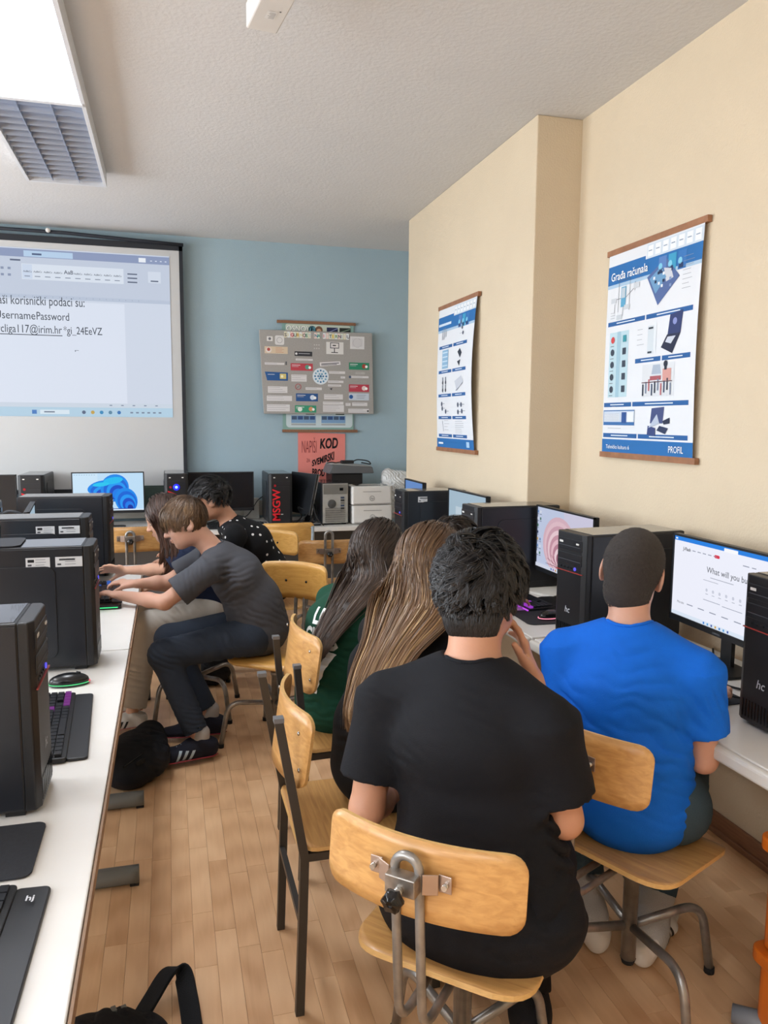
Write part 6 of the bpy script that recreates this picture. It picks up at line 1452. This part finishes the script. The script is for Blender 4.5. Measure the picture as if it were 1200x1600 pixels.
# 5 -- girl in black with long light brown hair
J=dict(S=.93,side=nrm((-.52,.85,0)),pelvis=(.595,2.135,.575),waist=(.59,2.14,.70),chest=(.645,2.165,.85),neck=(.715,2.205,.985),
 head=((.775,2.255,1.140),(.82,.53,-.25),(.22,.12,.96),1.03),
 sh=[(.625,2.345,.935),(.800,2.050,.935)],el=[(.80,2.42,.75),(.93,2.05,.76)],wr=[(1.0,2.45,.70),(1.07,2.22,.68)],
 hand=[((.9,.3,0),(0,0,-1),dict(curl=.5,s=.9)),((.8,.6,0),(0,0,-1),dict(curl=.5,s=.9))],
 hip=[(.585,2.24,.57),(.665,2.06,.57)],kn=[(.93,2.44,.55),(1.00,2.20,.55)],an=[(.98,2.40,.1),(1.02,2.16,.1)],toe=[(.9,.4),(.9,.4)])
J['hem']=[((.585,2.135,.68),(.575,2.135,.575),(.140,.108),(.150,.116))]
t,E,body,shirt,tr=person('girl in a black t-shirt and blue jeans with long light brown hair down her back',(.68,2.15,0),J,SK3,'t',cloth('black_cotton_soft','#0e0f12'),cloth('blue_denim','#6683a8',noise=.2,bump=.4),
 tee_folds=[((.50,2.05,.70),.12,(.2,.2,.95),.06,.005,41)],leg_folds=[((.55,2.05,.57),.12,(.3,.3,.9),.05,.004,42)],hh=.005,sleeve_end=.8,sleeve_r=.066)
c=J['head'][0]
L_=A_(t.location); STI=mat('jeans_stitch','#c9d2dd',.7)
decal('pocket_stitch',[([(-.05,.03),(.05,.03),(.05,.034),(-.05,.034)],[(0,1,2,3)],0),([(-.05,-.05),(-.046,-.05),(-.046,.03),(-.05,.03)],[(0,1,2,3)],0),([(.046,-.05),(.05,-.05),(.05,.03),(.046,.03)],[(0,1,2,3)],0),([(-.05,-.05),(0,-.065),(0,-.061),(-.05,-.046)],[(0,1,2,3)],0),([(0,-.065),(.05,-.05),(.05,-.046),(0,-.061)],[(0,1,2,3)],0)],tr,A_((.53,2.02,.575)),(.6,-.8,0),(0,0,1),[STI],t,off=.0015)
H5=hair_mat('hair_light_brown','#4a3629','#8a6a4c','#c7a578',.45,.40)
bund=[((.690,2.155,1.06),(.070,-.105,.0),(-.026,-.014,.014)),((.600,2.075,.96),(.046,-.066,.0),(-.022,-.012,.016)),((.532,2.020,.875),(.038,-.055,.0),(-.018,-.010,.014)),((.492,1.990,.80),(.030,-.043,.0),(-.014,-.008,.012)),((.485,1.970,.745),(.028,-.040,0),(-.010,-.006,.01))]
hair_body(t,c,E,1.03,mat('hair_base_light_brown','#4a372b',.6),bund,grow=.012,cuts=[((.05,0,.02),(.9,0,-.4),.16)],scale=.66)
long_hair(t,c,E,1.03,H5,7000,bund,GB,wave=.002,wl=1.2,seed=41,width=.0026,K=24)
for i in (0,1): shoe(t,J['an'][i],J['toe'][i],.25,WSH,WSO,None,s=.93)
# 6 -- boy in the black shirt, foreground
J=dict(S=1.08,side=nrm((-.72,.69,0)),pelvis=(.665,1.545,.580),waist=(.66,1.565,.72),chest=(.635,1.565,.89),neck=(.658,1.602,1.043),
 head=((.698,1.665,1.200),(.66,.74,-.12),(.10,.16,.98),1.04),
 sh=[(.480,1.70,.955),(.765,1.445,.965)],el=[(.425,1.665,.70),(.815,1.445,.735)],wr=[(.56,1.86,.64),(.835,1.655,.985)],
 hand=[((.6,.75,-.1),(0,0,-1),dict(curl=.5,s=1.0)),((-.16,.30,.94),(-.75,.35,.1),dict(curl=.30,s=.98,thumb=(.75,-.3),curls=[.25,.3,.4,.5]))],
 hip=[(.60,1.66,.57),(.76,1.53,.57)],kn=[(.70,2.09,.545),(.93,1.90,.545)],an=[(.72,1.98,.1),(.86,1.66,.1)],toe=[(.5,.85),(.4,.9)])
J['hem']=[((.66,1.55,.72),(.645,1.515,.535),(.170,.125),(.245,.165)),((.68,1.56,.55),(.82,1.62,.54),(.17,.13),(.12,.11))]
BT=cloth('black_cotton','#101218',.8); BJ=cloth('black_trousers','#0c0d10',.85)
t,E,body,shirt,tr=person('boy in a black t-shirt seen from behind in the foreground, hand at his cheek',(.70,1.58,0),J,SK2,'t',BT,BJ,
 tee_folds=[((.70,1.45,.60),.16,(.15,.1,1),.09,.009,51,.9),((.80,1.45,.72),.13,(.5,.2,.8),.06,.006,52),((.50,1.60,.90),.10,(.6,0,.7),.055,.005,53),((.62,1.48,.95),.10,(.3,.3,.9),.06,.003,54)],
 leg_folds=[((.90,1.65,.5),.15,(.6,.3,.7),.06,.006,55)],hh=.005,sleeve_end=.72,sleeve_r=.072,loose=.016)
c=J['head'][0]
NECKM=mk_front([-1,-.5,-.15,.1,.35,.6,.85,1],[-.80,-.80,-.52,.05,.05,.42,.50,.55])
hair_cap(t,c,E,1.04,mat('hair_base_black','#100f10',.6),[((-.05,0,-.108),(.15,0,-.98),.09),((-.02,0,-.04),(.75,0,-.65),.10),((.045,0,.035),(.80,0,-.60),.15)],grow=.006,extra=lambda sd,P:sd.ell(P(-.042,0,-.045),A_([.060,.066,.075])*1.04,E,k=.02))
nape_hair(t,c,E,1.04,H3,4200,.045,seed=19,zlo=-.75)
def fl6(q,tg):
    sw=np.cross(q,nrm((-.62,-.25,.74))); return tg+.55*sw
short_hair(t,c,E,1.04,H3,9500,.055,NECKM,whorl=(-.62,-.25,.74),lift=(.005,.030),flow=fl6,mess=.50,grav=.12,seed=9,clumps=420,width=.0020,K=8,lenf=lambda d: np.clip(.42+.95*(d[:,2]+.35),.22,1.35),tipconv=.68)
g6=MB()
P6=lambda x,y,z:A_(c)+1.04*(E[0]*x+E[1]*y+E[2]*z)
for y in (-1,1):
    pts=[P6(.10+.0*a,y*(.036+.026*math.cos(a)),.004+.020*math.sin(a)) for a in [2*PI*i/20 for i in range(21)]]
    g6.tube([tuple(p-A_(t.location)) for p in pts],.0016,6); g6.tube([tuple(P6(.098,y*.062,.010)-A_(t.location)),tuple(P6(.05,y*.080,.012)-A_(t.location)),tuple(P6(-.015,y*.083,.008)-A_(t.location))],.0016,6)
g6.tube([tuple(P6(.102,-.012,.006)-A_(t.location)),tuple(P6(.106,0,.010)-A_(t.location)),tuple(P6(.102,.012,.006)-A_(t.location))],.0015,6); g6.build('glasses',mat('glasses_metal','#5c5c5e',.3,metal=.8),t)
for i in (0,1):
    an=A_(J['an'][i]); w_=nrm(A_(J['kn'][i])-an); sd=SDF(.006); sd.cone(an-A_([0,0,.04]),an+w_*.16,.046,.054,k=.01); sd.ell(an-A_([0,0,.01]),(.052,)*3,k=.03); sdf_part('sock',sd,cloth('black_sock','#15161a'),t)
    shoe(t,J['an'][i],J['toe'][i],.28,cloth('black_canvas','#1a1b1e'),SOL,None)
# 7 -- boy in the blue shirt
J=dict(S=.98,side=nrm((-.71,.70,0)),pelvis=(1.215,1.79,.570),waist=(1.20,1.79,.71),chest=(1.195,1.80,.88),neck=(1.215,1.835,1.035),
 head=((1.255,1.895,1.175),(.62,.77,-.16),(.20,.05,.98),.99),
 sh=[(1.075,1.945,.960),(1.335,1.69,.955)],el=[(1.07,1.90,.69),(1.375,1.705,.695)],wr=[(1.085,1.87,.47),(1.545,1.875,.800)],
 hand=[((.35,.35,-.8),(.7,-.6,0),dict(curl=.45,s=.95)),((.7,.7,-.02),(0,0,-1),dict(curl=.5,s=.95))],
 hip=[(1.155,1.87,.56),(1.305,1.73,.56)],kn=[(1.28,2.24,.545),(1.57,2.02,.545)],an=[(1.21,1.97,.105),(1.345,1.865,.105)],toe=[(.0,1.),(.75,.62)],cuff=.80)
J['hem']=[((1.20,1.79,.70),(1.205,1.785,.555),(.145,.112),(.165,.130))]
BLUET=cloth('bright_blue_cotton','#0766d6',.75)
t,E,body,shirt,tr=person('boy in a bright blue t-shirt seen from behind on the right',(1.22,1.80,0),J,SK1,'t',BLUET,cloth('teal_denim','#3a4d58',bump=.4),
 tee_folds=[((1.28,1.68,.63),.12,(.3,.1,.95),.07,.003,61),((1.22,1.70,.75),.16,(.5,.3,.75),.08,.004,62),((1.33,1.69,.86),.10,(.75,.2,.5),.05,.005,63),((1.10,1.86,.80),.12,(.8,.1,.5),.06,.005,64),((1.16,1.72,.93),.12,(.1,.1,1),.08,.003,65)],
 leg_folds=[((1.40,1.80,.53),.15,(.6,.4,.7),.05,.006,66)],hh=.0045,h=.0042,sleeve_end=.66,sleeve_r=.072,ankle_r=.058,leg_r=(.088,.068))
c=J['head'][0]
BZ=mat('buzz_cut','#35302e',.75,noise=.25,nscale=120,bump=.5,bscale=700)
hair_cap(t,c,E,1.02,BZ,[((-.05,0,-.092),(.15,0,-.98),.09),((-.02,0,-.04),(.75,0,-.65),.10),((.045,0,.035),(.80,0,-.60),.15)],grow=.0022,extra=lambda sd,P:sd.ell(P(-.042,0,-.045),A_([.060,.066,.075])*.98,E,k=.02))
nape_hair(t,c,E,1.0,hair_mat('hair_buzz','#2c2725','#3f3936','#4a4440',.2,.6),2500,.008,seed=20,lift=(.0,.002))
short_hair(t,c,E,.99,hair_mat('hair_buzz','#2c2725','#3f3936','#4a4440',.2,.6),9000,.012,BUZZ,whorl=(-.5,-.05,.85),lift=(.001,.006),mess=.25,seed=12,clumps=400,width=.0013,K=3,tipconv=.1)
SOCK=mat('sock_ribbed','#b3b2ae',.9,bump=.6,bscale=12,stretch=(60,60,1))
for i in (0,1):
    an=A_(J['an'][i]); kn=A_(J['kn'][i]); w_=nrm(kn-an)
    sd=SDF(.0045); sd.cone(an-A_([0,0,.04]),an+w_*.20,.048,.056,k=.01); sd.ell(an-A_([0,0,.01]),(.054,.054,.054),k=.03); tv=nrm((J['toe'][i][0],J['toe'][i][1],0)); sd.cone(an-A_([0,0,.03]),an-A_([0,0,.045])+tv*.07,.042,.036,k=.02); sdf_part('sock',sd,SOCK,t,label='ribbed pale grey sock')
    sc_=shoe(t,J['an'][i],J['toe'][i],.28,WSH,WSO,BST,(1,-1),1.08,label='white trainer with three black stripes')
an=A_(J['an'][1]); tt=nrm((J['toe'][1][0],J['toe'][1][1],0))
v,f=text_mesh('adidas',.020,'CENTER',.01)
bk=[o for o in t.children if o.name.startswith('shoe')][-1]
decal('lettering',[(v,f,0)],bk,an+A_([0,0,-.005])-tt*.02,(tt[1],-tt[0],0),(0,0,1),[BST],t,off=.0015,cell=.02).parent=bk
# 8 -- head behind the girls
J=dict(S=.92,side=nrm((-.3,.95,0)),pelvis=(1.00,3.14,.575),waist=(1.0,3.14,.68),chest=(1.06,3.15,.82),neck=(1.14,3.17,.925),
 head=((1.205,3.19,1.050),(.93,.2,-.3),(.25,0,.97),.98),
 sh=[(1.08,3.33,.88),(1.16,3.02,.88)],el=[(1.2,3.36,.78),(1.30,3.02,.80)],wr=[(1.38,3.30,.80),(1.45,3.14,.80)],
 hand=[((.9,.1,0),(0,0,-1),dict(curl=.5,s=.9)),((.9,.2,0),(0,0,-1),dict(curl=.5,s=.9))],
 hip=[(1.0,3.24,.57),(1.05,3.05,.57)],kn=[(1.25,3.28,.55),(1.27,3.06,.55)],an=[(1.2,3.28,.1),(1.2,3.06,.1)],toe=[(1,0),(1,0)])
t,E,body,shirt,tr=person('person with short dark hair almost hidden behind the two long-haired girls',(1.04,3.14,0),J,SK2,'t',cloth('dark_blue_cotton','#22283a'),cloth('black_jeans','#1b1c20'),h=.007,hh=.008,collar=False)
c=J['head'][0]
hair_cap(t,c,E,.98,mat('hair_base_darkbrown','#1b1513',.6),[((0,0,-.05),(-.42,0,-.91),.15),((.045,0,.035),(.80,0,-.60),.15)],grow=.006)
short_hair(t,c,E,.98,hair_mat('hair_dark_brown_short','#1a1412','#33271f','#3f3026',.2),2600,.05,BOYM,lift=(.005,.022),mess=.35,seed=15)
for i in (0,1): shoe(t,J['an'][i],J['toe'][i],.26,cloth('black_canvas','#1a1b1e'),WSO,None)
swivel_chair('wooden swivel chair under the almost hidden person',(1.0,3.14,0),-PI/2,legs=.2,backz=.70,seatz=.46,back_y=-.25)
# ------------------------------------------------------------------ bags on the floor
def bag(label,name,c,r,m,folds,k=.06,extra=None):
    t=thing(name,label,'bag',(c[0],c[1],0)); sd=SDF(.007)
    sd.ell(c,r,k=.03); 
    if extra: extra(sd)
    sd.half((c[0],c[1],.004),(0,0,-1),.6)
    for f in folds: sd.fold(*f)
    sdf_part('body',sd,m,t); return t
BAGM=cloth('bag_nylon','#1a1d24',.7,bump=.4)
def ex(sd): sd.cone((-.19,3.48,.10),(-.17,3.66,.09),(.11,.06),(.10,.06),side=(1,0,0),k=.05); sd.cone((-.10,3.45,.1),(-.12,3.72,.1),(.07,.07),(.07,.07),k=.04)
t=bag('black backpack lying on the floor under the left desk beside the navy trainers','backpack',(-.20,3.50,.07),(.13,.18,.10),BAGM,[((-.1,3.5,.15),.2,(.4,.6,.6),.09,.008,71)],extra=ex)
MB().tube(spline([(.04,-.16,.13),(.10,-.05,.12),(.13,.08,.09),(.10,.18,.03)],6),.010,8).build('strap',RUBBER,t)
MB().tube(spline([(-.02,-.16,.12),(.06,-.10,.15),(.09,.0,.14),(.09,.10,.11)],6),.003,6).build('zip',GLOSS,t)
t=bag('small black bag under the stool behind the boy in grey','bag',(.22,4.68,.10),(.12,.10,.11),BAGM,[((.2,4.6,.1),.15,(.6,.2,.7),.06,.006,72)])
MB().tube(spline([(-.06,-.02,.19),(-.04,-.03,.25),(.04,-.03,.25),(.06,-.02,.19)],5),.007,8).build('handle',RUBBER,t)
# bag whose straps reach into the lower left corner
def ribbon(mb,pts,w,th,wd):
    P=spline(pts,8); N=len(P); vs=[]
    for i,p in enumerate(P):
        a=P[max(0,i-1)]; b=P[min(N-1,i+1)]; T=(b-a).normalized(); W=Vector(wd); W=(W-T*W.dot(T)).normalized(); n_=T.cross(W)
        for (x,y) in ((-1,-1),(1,-1),(1,1),(-1,1)): vs.append(p+W*x*w/2+n_*y*th/2)
    fs=[(4*i+j,4*i+(j+1)%4,4*i+4+(j+1)%4,4*i+4+j) for i in range(N-1) for j in range(4)]+[(3,2,1,0),(4*N-4,4*N-3,4*N-2,4*N-1)]
    mb.add(vs,fs); return mb
t=bag('black bag with loose straps in the lower left corner on the floor','bag',(-.20,1.86,.05),(.17,.12,.065),BAGM,[((-.2,1.9,.1),.2,(.6,.5,.5),.07,.006,73)])
STR=cloth('strap_webbing','#1c2026',.75,bump=.5)
mb=MB(); ribbon(mb,[(.06,.0,.05),(.08,.07,.045),(.12,.15,.055),(.165,.215,.075),(.20,.215,.065),(.215,.14,.04),(.225,.04,.015)],.055,.010,(.75,-.6,.3)); mb.build('shoulder_strap',STR,t,bevel=.002)
mb=MB(); ribbon(mb,[(.20,.215,.06),(.215,.15,.035),(.235,.06,.012),(.245,-.02,.010)],.030,.005,(1,.2,.2)); mb.build('strap_end',STR,t,bevel=.001)
mb=MB(); mb.box((.03,.075,.100),(.012,.02,.006),R=rotm(0,0,.3)).box((.055,.078,.096),(.012,.02,.006),R=rotm(0,0,.3)); mb.build('buckle',GREYM,t)
# white plastic bags by the printers
def pbag(label,c,r,seed):
    m=mat('plastic_bag','#d2d2d0',.3,spec=.6,bump=.5,bscale=30); t=thing('plastic_bag',label,'plastic bag',(c[0],c[1],.742))
    sd=SDF(.006); sd.cone((c[0],c[1],.86),(c[0]+.01,c[1],1.04),(r,.12),(r*.9,.10),side=(1,0,0),k=.03); sd.ell((c[0]-.07,c[1],1.13),(.05,.04,.055),k=.06); sd.ell((c[0]+.06,c[1],1.11),(.08,.05,.05),k=.05); sd.half((c[0],c[1],.746),(0,0,-1),.5)
    sd.fold((c[0],c[1],1.0),.25,(.8,.3,.4),.045,.010,seed,1.4); sd.fold((c[0],c[1],.9),.25,(-.5,.3,.8),.06,.008,seed+3,1.4); sdf_part('bag',sd,m,t)
pbag('crumpled white plastic bag standing between printers and wall',(1.90,6.50),.14,81)
# orange plastic boxes at the right edge
t=thing('storage_box','stacked orange plastic boxes with rims, cut by the right edge','box',(1.570,1.43,0))
OR=mat('orange_plastic','#d9701c',.4,noise=.1,nscale=10,coat=.3)
for i,(z0,z1,w_) in enumerate(((0,.245,.235),(.245,.55,.225))):
    mb=MB(); mb.prism(rrect(w_,.25,.03),z0+.005,z1-.03); mb.build('box_body',OR,t,bevel=.004)
    MB().prism(rrect(w_+.035,.28,.035),z1-.035,z1).build('rim',OR,t,bevel=.005)
t=thing('chair_base','grey tube foot end in the lower right corner on the floor','chair leg',(1.44,1.53,0))
MB().tube([(-.02,.06,.028),(.02,.02,.030),(.10,-.10,.030),(.2,-.25,.03)],[.024,.028,.028,.028],14).build('foot_tube',mat('foot_grey','#7e848c',.45),t)
MB().tube([(.14,-.16,.03),(.14,-.16,.25)],.02,10).build('post',GREYM,t)
